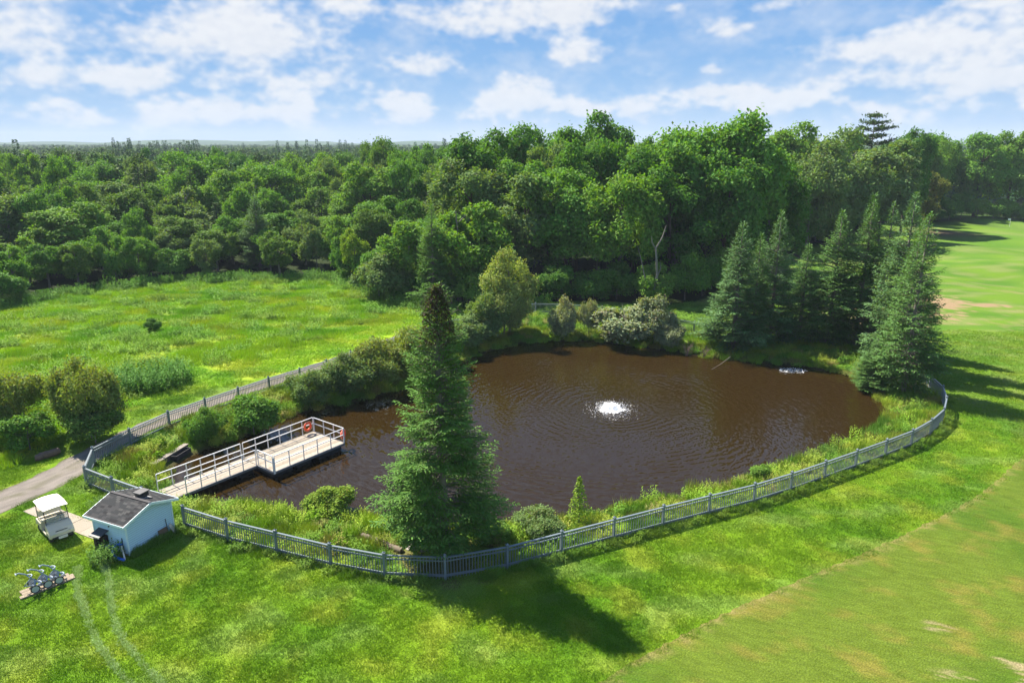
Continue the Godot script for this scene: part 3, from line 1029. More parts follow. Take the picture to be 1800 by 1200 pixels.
	vb.box(Vector3(W / 2 + 0.42, ridge + 0.12, -0.85), Vector3(0.50, 0.28, 0.42))
	var v := part("roof_vent", vb.mesh(paint(0.022, 0.022, 0.026, 0.6)), s)
	var vl := Buf.new()
	vl.box(Vector3(W / 2 + 0.42, ridge + 0.28, -0.85), Vector3(0.60, 0.05, 0.52))
	part("vent_lid", vl.mesh(paint(0.05, 0.05, 0.055, 0.6)), v)
	var vf := Buf.new()
	vf.box(Vector3(W / 2 + 0.42, ridge - 0.035, -0.85), Vector3(0.74, 0.012, 0.62), Basis(Vector3.BACK, -slope))
	part("flashing", vf.mesh(paint(0.3, 0.29, 0.28, 0.5)), v)
	# little awning over a dark cabinet, wall lamp, conduit
	var aw := Buf.new()
	aw.box(Vector3(-0.30, 1.10, -1.62), Vector3(0.62, 0.03, 0.72), Basis(Vector3.BACK, 0.22))
	var awn := part("awning", aw.mesh(paint(0.06, 0.065, 0.075, 0.55)), s)
	var ae := Buf.new()
	ae.box(Vector3(-0.60, 1.02, -1.62), Vector3(0.03, 0.08, 0.74))
	part("awning_edge", ae.mesh(paint(0.5, 0.44, 0.38, 0.7)), awn)
	var cabt := Buf.new()
	cabt.box(Vector3(-0.36, 0.45, -1.80), Vector3(0.2, 0.90, 0.2))
	cabt.box(Vector3(-0.13, 0.62, -1.60), Vector3(0.22, 0.5, 0.4))
	part("meter_cabinet", cabt.mesh(paint(0.030, 0.018, 0.014, 0.7)), s)
	var lamp := Buf.new()
	lamp.tube(PackedVector3Array([Vector3(0, 1.52, -0.98), Vector3(-0.12, 1.58, -0.98), Vector3(-0.2, 1.52, -0.98)]), PackedFloat32Array([0.015, 0.015, 0.05]), 6)
	part("wall_lamp", lamp.mesh(paint(0.03, 0.03, 0.03, 0.5)), s)
	var con := Buf.new()
	con.tube(PackedVector3Array([Vector3(-0.035, 0.05, -0.33), Vector3(-0.035, 0.95, -0.36)]), PackedFloat32Array([0.022, 0.022]), 6)
	part("conduit", con.mesh(paint(0.05, 0.06, 0.08, 0.5)), s)
	# things left against it
	var at := s.transform
	var bp := thing("drain_pipe", "bent bright blue plastic pipe lying at the corner of the shed", "pipe", at * Vector3(-0.3, 0, -0.35), s.rotation.y)
	var pb := Buf.new()
	pb.tube(PackedVector3Array([Vector3(0.26, 0.62, -0.02), Vector3(0.10, 0.66, -0.12), Vector3(-0.14, 0.58, -0.18), Vector3(-0.26, 0.38, -0.10), Vector3(-0.24, 0.18, 0.06), Vector3(-0.16, 0.08, 0.30), Vector3(-0.10, 0.06, 0.5)]), PackedFloat32Array([0.07, 0.07, 0.07, 0.07, 0.07, 0.07, 0.07]), 10)
	part("pipe", pb.mesh(paint(0.012, 0.115, 0.50, 0.4)), bp)
	var wp := thing("pipe_length", "short white pipe propped in the bend of the blue pipe", "pipe", at * Vector3(-0.36, 0, 0.02), s.rotation.y)
	var wb := Buf.new()
	wb.tube(PackedVector3Array([Vector3(0.2, 0.60, -0.3), Vector3(-0.02, 0.05, 0.12)]), PackedFloat32Array([0.04, 0.04]), 8)
	part("pipe", wb.mesh(paint(0.62, 0.58, 0.52, 0.6)), wp)
	var b1 := thing("leaning_board", "square brown board leaning on the boarded gable wall of the shed", "board", at * Vector3(1.95, 0, 0.22), s.rotation.y)
	var bb := Buf.new()
	bb.box(Vector3(0, 0.26, -0.06), Vector3(0.52, 0.56, 0.03), Basis(Vector3.RIGHT, -0.34))
	part("board", bb.mesh(paint(0.14, 0.085, 0.05, 0.85)), b1)
	var b2 := thing("leaning_plank", "narrow whitish plank leaning on the shed beside the brown board", "plank", at * Vector3(2.48, 0, 0.24), s.rotation.y)
	var b2b := Buf.new()
	b2b.box(Vector3(0, 0.27, -0.05), Vector3(0.17, 0.60, 0.035), Basis(Vector3.BACK, 0.22) * Basis(Vector3.RIGHT, -0.36))
	part("plank", b2b.mesh(paint(0.55, 0.50, 0.43, 0.8)), b2)
	var rod := thing("iron_rod", "thin dark rod standing against the shed between two boards", "rod", at * Vector3(2.25, 0, 0.09), s.rotation.y)
	var rb := Buf.new()
	rb.tube(PackedVector3Array([Vector3(0, 0, 0.05), Vector3(-0.02, 0.95, -0.04)]), PackedFloat32Array([0.02, 0.02]), 6)
	part("rod", rb.mesh(paint(0.04, 0.05, 0.06, 0.5)), rod)

func make_walkway() -> void:
	var o := Node3D.new()
	o.name = "walkway"
	o.set_meta("kind", "structure")
	add_child(o)
	var m := paint(0.40, 0.345, 0.275, 0.9)
	m.albedo_texture = grain(256, 0.08, Color(0.7, 0.7, 0.7), Color(1, 1, 1), 4, 8)
	m.uv1_triplanar = true
	var a := Vector2(-27.35, -36.55)
	var e := Vector2(-21.75, -33.65)
	var d := (e - a).normalized()
	for k in 5:
		var b := Buf.new()
		b.box(Vector3.ZERO, Vector3(1.235, 0.08, 1.12), Basis.IDENTITY, Color.WHITE * (1.0 - 0.06 * (k % 2)))
		var p := quick("slab" if k == 0 else "slab_%03d" % k, b.mesh(m), o)
		var q := a + d * (0.63 + k * 1.262)
		p.position = Vector3(q.x, -0.012 + 0.006 * (k % 3), q.y)
		p.rotation.y = -d.angle() + 0.012 * (k - 2)

# ---------------------------------------------------------------- floating dock
func make_dock() -> void:
	var o := thing("floating_dock", "floating dock with pale decking and white metal railings on the pond", "dock", Vector3(-16.45, 0.05, -42.0), atan2(0.8, 0.6))
	var deck: Array = []
	var dm := paint(1, 1, 1, 0.85, 0.0, 0.25)
	dm.albedo_texture = grain(512, 0.02, Color(0.74, 0.72, 0.70), Color(1, 1, 1), 5, 14)
	dm.uv1_triplanar = true
	dm.uv1_scale = Vector3(0.35, 1, 2.0)
	var tone := [Color(0.43, 0.385, 0.325), Color(0.385, 0.34, 0.28), Color(0.47, 0.425, 0.365), Color(0.345, 0.30, 0.24)]
	var alu := paint(0.66, 0.67, 0.69, 0.38, 0.25)
	var steel := paint(0.17, 0.18, 0.20, 0.45, 0.3)
	var black := paint(0.020, 0.020, 0.022, 0.5)
	var r := RandomNumberGenerator.new()
	r.seed = 12
	for k in 8:
		var b := Buf.new()
		b.box(Vector3(-2.82, -0.02, -0.10 - k * 0.203), Vector3(5.6, 0.04, 0.196), Basis.IDENTITY, tone[r.randi() % 4])
		part("gangway_plank", b.mesh(dm), o)
	for k in 16:
		var b := Buf.new()
		b.box(Vector3(2.88, -0.02, 1.62 - k * 0.2075), Vector3(5.72, 0.04, 0.200), Basis.IDENTITY, tone[r.randi() % 4])
		part("deck_plank", b.mesh(dm), o)
	for e in [["gangway_beam", -5.62, 0.0, 0.03, 0.03], ["gangway_beam", -5.62, 0.0, -1.66, -1.66], ["platform_beam", 0.0, 5.76, 1.75, 1.75], ["platform_beam", 0.0, 5.76, -1.66, -1.66]]:
		var b := Buf.new()
		b.bar(Vector3(e[1], -0.09, e[3]), Vector3(e[2], -0.09, e[4]), 0.05, 0.16)
		part(e[0], b.mesh(steel), o)
	for e in [0.0, 5.78]:
		var b := Buf.new()
		b.bar(Vector3(e, -0.092, 1.72), Vector3(e, -0.092, -1.63 if e > 1.0 else 0.06), 0.05, 0.16)
		part("platform_beam", b.mesh(steel), o)
	for f in [[0.9, 0.7, 1.4, 0.8], [2.5, 0.7, 1.2, 0.8], [4.6, 0.7, 1.9, 0.9], [0.9, -0.9, 1.4, 0.8], [2.9, -0.9, 1.4, 0.8], [4.8, -0.9, 1.4, 0.8], [-0.7, -0.8, 1.0, 1.3]]:
		var b := Buf.new()
		b.box(Vector3(f[0], -0.36, f[1]), Vector3(f[2], 0.36, f[3] * 2.0 if f[0] > 0.0 else f[3]))
		part("float", b.mesh(black), o)
	# railings: [from, to, number of bays]
	for q in [[Vector3(-5.62, 0, -1.64), Vector3(-0.04, 0, -1.64), 6], [Vector3(-4.75, 0, 0.02), Vector3(-0.04, 0, 0.02), 5], [Vector3(0.12, 0, -1.64), Vector3(5.76, 0, -1.64), 6], [Vector3(5.78, 0, -1.56), Vector3(5.78, 0, 1.70), 3],
			[Vector3(5.70, 0, 1.74), Vector3(0.14, 0, 1.74), 5], [Vector3(0.06, 0, 1.70), Vector3(0.06, 0, 0.10), 2]]:
		var rail := Node3D.new()
		var nm := "railing"
		var k := 0
		while o.has_node(NodePath(nm)):
			k += 1
			nm = "railing_%03d" % k
		rail.name = nm
		o.add_child(rail)
		var a: Vector3 = q[0]
		var e: Vector3 = q[1]
		for y in [1.05, 0.60]:
			var b := Buf.new()
			b.bar(a + Vector3(0, y, 0), e + Vector3(0, y, 0), 0.055, 0.045)
			part("top_rail" if y > 1.0 else "middle_rail", b.mesh(alu), rail)
		for s in q[2] + 1:
			var p := a.lerp(e, float(s) / q[2])
			var b := Buf.new()
			b.box(p + Vector3(0, 0.48, 0), Vector3(0.052, 1.10, 0.052))
			part("railing_post", b.mesh(alu), rail)
	var fb := Buf.new()
	fb.box(Vector3(0.075, 0.42, 1.79), Vector3(0.13, 1.12, 0.04))
	part("fender", fb.mesh(paint(0.75, 0.74, 0.70, 0.6)), o)
	# two life rings
	var ringpath := PackedVector3Array()
	var radii := PackedFloat32Array()
	for k in 28:
		ringpath.append(Vector3(cos(TAU * k / 28) * 0.27, sin(TAU * k / 28) * 0.27, 0))
		radii.append(0.078)
	var tb := Buf.new()
	tb.tube(ringpath, radii, 12, Color.WHITE, true)
	var ring := tb.mesh(paint(0.85, 0.10, 0.025, 0.45))
	var rope := Buf.new()
	var rp := PackedVector3Array()
	var rr := PackedFloat32Array()
	for k in 28:
		var w := 0.36 + 0.025 * absf(sin(TAU * k / 28 * 2.0))
		rp.append(Vector3(cos(TAU * k / 28) * w, sin(TAU * k / 28) * w, 0.02))
		rr.append(0.011)
	rope.tube(rp, rr, 5, Color.WHITE, true)
	var rope_mesh := rope.mesh(paint(0.6, 0.55, 0.45, 0.8))
	var l1 := thing("life_ring", "orange life ring hung inside the far corner of the dock railing", "life ring", o.transform * Vector3(5.22, 0.56, -1.54), o.rotation.y, "life rings on the dock")
	part("ring", ring, l1)
	part("rope", rope_mesh, l1)
	var l2: Node3D = l1.duplicate()
	l2.name = numbered("life_ring")
	add_child(l2)
	l2.set_meta("label", "orange life ring hung on the outer end post nearest open water")
	l2.position = o.transform * Vector3(5.90, 0.50, 1.46)
	l2.rotation.y = o.rotation.y + 0.45
	# concrete headwall and steel trough on the bank
	var hw := thing("headwall", "low weathered concrete headwall in the bank beside the gangway", "wall", Vector3(-22.95, -0.30, -43.9), 0.0)
	hw.rotation.y = atan2(3.3, 0.75)
	var hb := Buf.new()
	hb.box(Vector3(0, -0.22, 0), Vector3(3.3, 0.95, 0.30))
	var hm := paint(0.15, 0.135, 0.115, 0.9)
	hm.albedo_texture = grain(256, 0.06, Color(0.6, 0.58, 0.55), Color(1, 1, 1), 4, 18)
	hm.uv1_triplanar = true
	part("block", hb.mesh(hm), hw)
	var cb := Buf.new()
	cb.box(Vector3(0, 0.27, 0), Vector3(3.36, 0.05, 0.38))
	part("coping", cb.mesh(paint(0.24, 0.21, 0.18, 0.9)), hw)
	var tr := thing("steel_trough", "dark steel trough set against the concrete headwall above the water", "trough", hw.transform * Vector3(0.55, 0.02, 0.42), hw.rotation.y)
	var tm := paint(0.045, 0.045, 0.05, 0.5, 0.4)
	for w in [[Vector3(0, -0.15, 0), Vector3(1.5, 0.03, 0.40)], [Vector3(0, 0.03, 0.19), Vector3(1.5, 0.34, 0.03)], [Vector3(0, 0.03, -0.19), Vector3(1.5, 0.34, 0.03)], [Vector3(0.74, 0.03, 0), Vector3(0.03, 0.34, 0.35)], [Vector3(-0.74, 0.03, 0), Vector3(0.03, 0.34, 0.35)]]:
		var b := Buf.new()
		b.box(w[0], w[1])
		part("plate", b.mesh(tm), tr)

# ---------------------------------------------------------------- golf cart and pull carts
func extrude(profile: PackedVector2Array, width: float, m: Material, bulge := 0.0) -> ArrayMesh:   # profile in (z, y)
	var b := Buf.new()
	var tri := Geometry2D.triangulate_polygon(profile)
	var c := Vector2.ZERO
	for p in profile: c += p / profile.size()
	for sd in [-1.0, 1.0]:
		var k := b.v.size()
		for p in profile: 
			var q := c + (p - c) * (1.0 - bulge)
			b.v.append(Vector3(sd * width * 0.5, q.y, q.x))
		for q in range(0, tri.size(), 3): b.i.append_array(PackedInt32Array([k + tri[q], k + tri[q + 1], k + tri[q + 2]]))
	var m2 := profile.size()
	for q in m2:
		var a := profile[q]
		var e := profile[(q + 1) % m2]
		var a2 := c + (a - c) * (1.0 - bulge)
		var e2 := c + (e - c) * (1.0 - bulge)
		var w := width * 0.5
		var i := w - bulge * 0.35
		b.quad(Vector3(-i, a.y, a.x), Vector3(-i, e.y, e.x), Vector3(i, e.y, e.x), Vector3(i, a.y, a.x))
		if bulge > 0.0:
			b.quad(Vector3(-w, a2.y, a2.x), Vector3(-w, e2.y, e2.x), Vector3(-i, e.y, e.x), Vector3(-i, a.y, a.x))
			b.quad(Vector3(w, a2.y, a2.x), Vector3(i, a.y, a.x), Vector3(i, e.y, e.x), Vector3(w, e2.y, e2.x))
	b.c.clear()
	return b.mesh(m)

func wheel_parts(t: Node3D, at: Vector3, rad: float, wide: float, tyre_m: Material, rim_m: Material) -> void:
	var path := PackedVector3Array()
	var rr := PackedFloat32Array()
	for k in 20:
		path.append(Vector3(0, cos(TAU * k / 20), sin(TAU * k / 20)) * (rad - wide * 0.5))
		rr.append(wide * 0.5)
	var b := Buf.new()
	b.tube(path, rr, 9, Color.WHITE, true)
	var w := part("wheel", b.mesh(tyre_m), t)
	w.position = at
	var q := Buf.new()
	q.tube(PackedVector3Array([Vector3(-wide * 0.36, 0, 0), Vector3(wide * 0.36, 0, 0)]), PackedFloat32Array([rad - wide * 0.72, rad - wide * 0.72]), 16)
	part("rim", q.mesh(rim_m), w)

func make_cart() -> void:
	var o := thing("golf_cart", "cream golf cart with roof parked on the slabs beside the shed", "golf cart", Vector3(-24.30, 0, -33.78), atan2(0.74, 0.67))
	var cream := paint(0.52, 0.46, 0.35, 0.35)
	var roofm := paint(0.80, 0.76, 0.64, 0.45)
	var black := paint(0.016, 0.016, 0.017, 0.7)
	var grey := paint(0.30, 0.29, 0.27, 0.6)
	var seatm := paint(0.55, 0.48, 0.36, 0.6)
	part("front_cowl", extrude(PackedVector2Array([Vector2(0.42, 0.28), Vector2(0.50, 0.80), Vector2(0.62, 0.93), Vector2(0.80, 0.90), Vector2(1.06, 0.72), Vector2(1.20, 0.52), Vector2(1.20, 0.36), Vector2(1.12, 0.28)]), 1.14, cream, 0.10), o)
	part("rear_body", extrude(PackedVector2Array([Vector2(-1.16, 0.34), Vector2(-1.18, 0.62), Vector2(-1.05, 0.72), Vector2(-0.30, 0.70), Vector2(-0.26, 0.30), Vector2(-0.55, 0.30), Vector2(-0.62, 0.46), Vector2(-1.02, 0.46), Vector2(-1.08, 0.34)]), 1.16, cream, 0.06), o)
	for f in [[Vector3(0.545, 0.46, 0.86), 0.10], [Vector3(-0.545, 0.46, 0.86), 0.10]]:
		var path := PackedVector3Array()
		var rr := PackedFloat32Array()
		for k in 9:
			var a := PI * k / 8.0
			path.append(f[0] + Vector3(0, sin(a) * 0.24 - 0.12, cos(a) * 0.27))
			rr.append(0.05)
		var fb := Buf.new()
		fb.tube(path, rr, 6)
		part("fender", fb.mesh(cream), o)
	var fl := Buf.new()
	fl.box(Vector3(0, 0.27, 0.0), Vector3(1.06, 0.06, 1.5))
	part("floor", fl.mesh(black), o)
	var rp := Buf.new()
	rp.box(Vector3(0.53, 0.29, 0.08), Vector3(0.08, 0.08, 0.75))
	rp.box(Vector3(-0.53, 0.29, 0.08), Vector3(0.08, 0.08, 0.75))
	part("sill", rp.mesh(cream), o)
	part("seat", extrude(PackedVector2Array([Vector2(-0.70, 0.72), Vector2(-0.70, 0.84), Vector2(-0.62, 0.87), Vector2(-0.22, 0.86), Vector2(-0.18, 0.80), Vector2(-0.20, 0.72)]), 1.08, seatm, 0.05), o)
	part("seat_back", extrude(PackedVector2Array([Vector2(-0.72, 0.94), Vector2(-0.80, 1.22), Vector2(-0.74, 1.26), Vector2(-0.68, 1.22), Vector2(-0.60, 0.94)]), 1.06, seatm, 0.05), o)
	var ds := Buf.new()
	ds.box(Vector3(0, 0.84, 0.48), Vector3(1.06, 0.12, 0.16))
	part("dashboard", ds.mesh(grey), o)
	# roof: a shallow cambered shell
	var rb := Buf.new()
	var nx := 7
	for sd in 2:
		for a in nx:
			for c in nx:
				var u := a / 3.0 - 1.0
				var w := c / 3.0 - 1.0
				var edge := maxf(absf(u), absf(w))
				rb.v.append(Vector3(u * 0.60 * (1.0 - 0.05 * w * w), 1.80 + 0.05 * (1.0 - u * u) + 0.03 * (1.0 - w * w) - (0.05 if sd == 1 else 0.0) - (0.035 if edge > 0.99 and sd == 0 else 0.0), -0.12 + w * 0.88 * (1.0 - 0.04 * u * u)))
	for sd in 2:
		for a in nx - 1:
			for c in nx - 1:
				var k := sd * nx * nx + a * nx + c
				rb.i.append_array(PackedInt32Array([k, k + nx, k + nx + 1, k, k + nx + 1, k + 1]) if sd == 0 else PackedInt32Array([k, k + nx + 1, k + nx, k, k + 1, k + nx + 1]))
	for e in [[0, 1], [nx - 1, 1], [0, nx], [nx * (nx - 1), 0]]:
		pass
	for a in nx - 1:
		for st in [[a, a + 1], [nx * (nx - 1) + a, nx * (nx - 1) + a + 1], [a * nx, (a + 1) * nx], [a * nx + nx - 1, (a + 1) * nx + nx - 1]]:
			var k: int = st[0]
			var l: int = st[1]
			rb.i.append_array(PackedInt32Array([k, l, l + nx * nx, k, l + nx * nx, k + nx * nx]))
	part("roof", rb.mesh(roofm), o)
	for x in [-0.52, 0.52]:
		var b := Buf.new()
		b.tube(PackedVector3Array([Vector3(x, 0.86, 0.66), Vector3(x, 1.35, 0.60), Vector3(x, 1.78, 0.42)]), PackedFloat32Array([0.022, 0.022, 0.022]), 7)
		part("roof_strut", b.mesh(black), o)
		var c := Buf.new()
		c.tube(PackedVector3Array([Vector3(x, 0.70, -0.80), Vector3(x, 1.30, -0.86), Vector3(x, 1.78, -0.72)]), PackedFloat32Array([0.022, 0.022, 0.022]), 7)
		part("roof_strut", c.mesh(black), o)
	var glass := StandardMaterial3D.new()
	glass.albedo_color = Color(0.55, 0.58, 0.6, 0.30)
	glass.transparency = BaseMaterial3D.TRANSPARENCY_ALPHA
	glass.roughness = 0.05
	var gb := Buf.new()
	gb.box(Vector3(0, 1.09, 0.645), Vector3(0.98, 0.44, 0.006), Basis(Vector3.RIGHT, -0.12))
	var ws := part("windscreen", gb.mesh(glass), o)
	var ge := Buf.new()
	ge.bar(Vector3(-0.5, 1.32, 0.615), Vector3(0.5, 1.32, 0.615), 0.03, 0.03)
	ge.bar(Vector3(-0.5, 0.87, 0.672), Vector3(0.5, 0.87, 0.672), 0.03, 0.03)
	part("windscreen_frame", ge.mesh(black), ws)
	var sw := PackedVector3Array()
	var sr := PackedFloat32Array()
	for k in 18:
		sw.append(Vector3(0.24, 1.06, 0.22) + Basis(Vector3.RIGHT, -0.65) * Vector3(cos(TAU * k / 18) * 0.17, 0, sin(TAU * k / 18) * 0.17))
		sr.append(0.018)
	var sb := Buf.new()
	sb.tube(sw, sr, 6, Color.WHITE, true)
	sb.bar(Vector3(0.24, 1.06, 0.22), Vector3(0.24, 0.80, 0.46), 0.03, 0.03)
	sb.bar(Vector3(0.08, 1.06, 0.22), Vector3(0.40, 1.06, 0.22), 0.025, 0.02)
	part("steering_wheel", sb.mesh(black), o)
	var bm := Buf.new()
	bm.box(Vector3(0, 0.33, 1.20), Vector3(0.96, 0.09, 0.06))
	part("bumper", bm.mesh(black), o)
	var pl := Buf.new()
	pl.box(Vector3(0, 0.64, 1.135), Vector3(0.56, 0.035, 0.02), Basis(Vector3.RIGHT, 0.6))
	part("nose_slot", pl.mesh(black), o)
	var sk := Buf.new()
	sk.box(Vector3(0, 0.30, 1.245), Vector3(0.42, 0.14, 0.02))
	part("number_plate", sk.mesh(paint(0.6, 0.57, 0.5, 0.5)), o)
	for x in [-0.40, 0.40]:
		var h := Buf.new()
		h.box(Vector3(x, 0.55, 1.195), Vector3(0.16, 0.07, 0.02), Basis(Vector3.RIGHT, 0.5))
		part("headlight", h.mesh(paint(0.55, 0.55, 0.52, 0.15)), o)
	for p in [Vector3(0.47, 0.22, 0.83), Vector3(-0.47, 0.22, 0.83), Vector3(0.48, 0.23, -0.82), Vector3(-0.48, 0.23, -0.82)]:
		wheel_parts(o, p, 0.23, 0.19, black, grey)

func make_pull_carts() -> void:
	var base := thing("timber_pad", "weathered timber pad lying in the grass under the trolleys", "pad", Vector3(-21.85, 0, -29.05), atan2(0.737, 0.675))
	var pm := paint(0.40, 0.33, 0.25, 0.9)
	pm.albedo_texture = grain(256, 0.05, Color(0.6, 0.58, 0.54), Color(1, 1, 1), 4, 28)
	pm.uv1_triplanar = true
	for k in 3:
		var b := Buf.new()
		b.box(Vector3(0.08 * (k % 2), 0.04, (k - 1) * 0.235), Vector3(2.0 + 0.12 * k, 0.08, 0.22), Basis(Vector3.UP, 0.01 * (k - 1)))
		part("plank", b.mesh(pm), base)
	var tube_m := paint(0.24, 0.30, 0.37, 0.32)
	var black := paint(0.017, 0.017, 0.018, 0.7)
	var white := paint(0.42, 0.43, 0.43, 0.5)
	var first: Node3D = null
	for k in 3:
		var c: Node3D
		if k == 0:
			c = thing("golf_trolley", "", "golf trolley", Vector3.ZERO, 0.0, "golf trolleys on the timber pad")
			first = c
			var f := Buf.new()
			var t := PackedFloat32Array([0.032, 0.032])
			var t3 := PackedFloat32Array([0.034, 0.034, 0.034])
			f.tube(PackedVector3Array([Vector3(0, 0.10, 0.38), Vector3(0, 0.50, 0.06), Vector3(0, 0.92, -0.22)]), t3, 7)     # main spar
			f.tube(PackedVector3Array([Vector3(0, 0.46, 0.09), Vector3(-0.32, 0.17, 0.02)]), t, 6)
			f.tube(PackedVector3Array([Vector3(0, 0.46, 0.09), Vector3(0.32, 0.17, 0.02)]), t, 6)
			f.tube(PackedVector3Array([Vector3(-0.34, 0.16, 0.02), Vector3(0.34, 0.16, 0.02)]), t, 6)
			f.tube(PackedVector3Array([Vector3(0, 0.62, -0.02), Vector3(0, 0.34, -0.34), Vector3(0, 0.10, 0.30)]), t3, 6)
			part("frame", f.mesh(tube_m), c)
			var h := Buf.new()
			h.tube(PackedVector3Array([Vector3(0, 0.90, -0.21), Vector3(0, 1.06, -0.44), Vector3(0, 1.05, -0.58)]), t3, 7)
			h.tube(PackedVector3Array([Vector3(-0.10, 1.055, -0.56), Vector3(0.10, 1.055, -0.56)]), PackedFloat32Array([0.025, 0.025]), 7)
			part("handle", h.mesh(tube_m), c)
			for y in [0.26, 0.74]:
				var u := Buf.new()
				var pa := PackedVector3Array()
				var pr := PackedFloat32Array()
				for q in 9:
					var a := PI * q / 8.0
					pa.append(Vector3(cos(a) * 0.16, y + 0.02, 0.34 - y * 0.62 + sin(a) * 0.15))
					pr.append(0.03)
				u.tube(pa, pr, 6)
				part("bag_cradle", u.mesh(tube_m), c)
			for x in [-0.36, 0.36]: wheel_parts(c, Vector3(x, 0.20, 0.02), 0.20, 0.06, black, white)
		else:
			c = first.duplicate()
			c.name = numbered("golf_trolley")
			add_child(c)
		c.position = base.transform * [Vector3(-0.50, 0.08, 0.02), Vector3(-0.03, 0.08, 0.0), Vector3(0.44, 0.08, 0.03)][k]
		c.rotation.y = base.rotation.y + [1.50, 1.62, 1.56][k]
		c.set_meta("label", ["grey tubed golf trolley at the outer end of the timber pad", "grey tubed golf trolley standing in the middle of the timber pad", "grey tubed golf trolley on the end of the pad nearest the shed"][k])

# ---------------------------------------------------------------- fountain and loose things
func make_fountain() -> void:
	var o := thing("fountain", "low bubbling white fountain in the middle of the brown pond", "fountain", Vector3(SPOUT.x, WATER, SPOUT.y))
	var r := RandomNumberGenerator.new()
	r.seed = 3
	var wm := paint(0.9, 0.91, 0.92, 0.3)
	var b := Buf.new()
	var ns := 44
	for q in 15:
		for s in ns:
			var t := q / 14.0
			var a := TAU * s / ns
			var rad := t * 1.02 * (1.0 + 0.16 * nz.get_noise_2d(cos(a) * 3.0, sin(a) * 3.0) + (0.12 * r.randf_range(-1, 1) if q == 14 else 0.0))
			var y := 0.30 * exp(-pow((t - 0.22) * 4.5, 2.0)) + 0.14 * (1.0 - t) + 0.07 * r.randf_range(-1, 1) * (1.0 - t * 0.6)
			b.v.append(Vector3(cos(a) * rad, y - 0.03 * t + 0.02, sin(a) * rad))
	for q in 14:
		for s in ns:
			var k := q * ns + s
			var l := q * ns + (s + 1) % ns
			if q >= 11 and r.randf() < 0.22 * (q - 10): continue
			b.i.append_array(PackedInt32Array([k, k + ns, l + ns, k, l + ns, l]))
	part("foam", b.mesh(wm), o)
	var d := Buf.new()
	for k in 3200:
		var a := r.randf() * TAU
		var q := absf(r.randfn(0, 0.55)) + 0.1
		var y := maxf(0.0, 0.50 - q * 0.22) * r.randf() + 0.03
		if r.randf() < 0.16:
			q = r.randf_range(1.0, 2.8) * r.randf_range(0.6, 1.0)
			y = 0.025
		var s := r.randf_range(0.015, 0.045)
		d.leaf(Vector3(cos(a) * q, y, sin(a) * q), unit(r), unit(r), s * 2.0, s * 1.4, Color.WHITE)
	var sp := part("spray", d.mesh(wm), o)
	sp.set_meta("kind", "stuff")

func make_glint_patch() -> void:  # pale flecks stand in for sky glints on the ruffled water
	var o := thing("glint_patch", "pale flecks painted as sky glints on the water before the firs", "fountain", Vector3(25.9, WATER, -63.4))
	var r := RandomNumberGenerator.new()
	r.seed = 31
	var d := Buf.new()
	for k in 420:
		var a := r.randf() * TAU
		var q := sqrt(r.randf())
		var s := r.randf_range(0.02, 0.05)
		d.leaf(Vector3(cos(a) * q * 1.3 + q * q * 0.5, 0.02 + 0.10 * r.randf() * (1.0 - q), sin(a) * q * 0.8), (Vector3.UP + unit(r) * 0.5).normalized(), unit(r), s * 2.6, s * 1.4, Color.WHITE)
	part("foam", d.mesh(paint(0.75, 0.78, 0.82, 0.3)), o)  # flecks coloured as bright sky glinting on ripples, rather than real foam

func make_log(called: String, label: String, category: String, a: Vector3, e: Vector3, rad: float, tone: Color, end: Color) -> void:
	var o := thing(called, label, category, (a + e) * 0.5)
	var b := Buf.new()
	var r := RandomNumberGenerator.new()
	r.seed = hash(label) % 9999
	var path := PackedVector3Array()
	var rr := PackedFloat32Array()
	for k in 9:
		path.append(a.lerp(e, k / 8.0) - o.position + Vector3(r.randfn(0, rad * 0.10), r.randfn(0, rad * 0.10), r.randfn(0, rad * 0.1)))
		rr.append(rad * r.randf_range(0.82, 1.12))
	b.tube(path, rr, 10, tone)
	var m := paint(1, 1, 1, 0.9)
	m.albedo_texture = grain(256, 0.06, Color(0.5, 0.48, 0.45), Color(1, 1, 1), 4, 31)
	m.uv1_triplanar = true
	m.uv1_scale = Vector3(2, 2, 2)
	part("trunk", b.mesh(m), o)
	var c := Buf.new()
	var d := (a - e).normalized()
	c.tube(PackedVector3Array([a - o.position, a - o.position + d * 0.012]), PackedFloat32Array([rad * 0.86, rad * 0.82]), 12, end)
	part("cut_end", c.mesh(m), o)

func boulder(label: String, x: float, z: float, rad: float, flat: float, tone: Color, called := "boulder") -> void:
	var o := thing(called, label, "rock" if called == "boulder" else called, Vector3(x, ground_y(x, z), z))
	var b := Buf.new()
	var sx := 14
	var sy := 9
	for j in sy + 1:
		for k in sx:
			var el := -PI / 2 + PI * j / sy
			var a := TAU * k / sx
			var d := Vector3(cos(el) * cos(a), sin(el), cos(el) * sin(a))
			var q := rad * (1.0 + 0.45 * nz.get_noise_3d(d.x * 1.3 + x, d.y * 1.3, d.z * 1.3 + z))
			b.v.append(Vector3(d.x * q * 1.2, d.y * q * flat + rad * flat * 0.4, d.z * q))
			b.c.append(tone * (1.0 + 0.4 * nz.get_noise_3d(d.x * 4.0, d.y * 4.0, d.z * 4.0 + x)))
	for j in sy:
		for k in sx:
			var p := j * sx + k
			var q := j * sx + (k + 1) % sx
			b.i.append_array(PackedInt32Array([p, p + sx, q + sx, p, q + sx, q]))
	part("stone" if called == "boulder" else "body", b.mesh(paint(1, 1, 1, 0.9)), o)

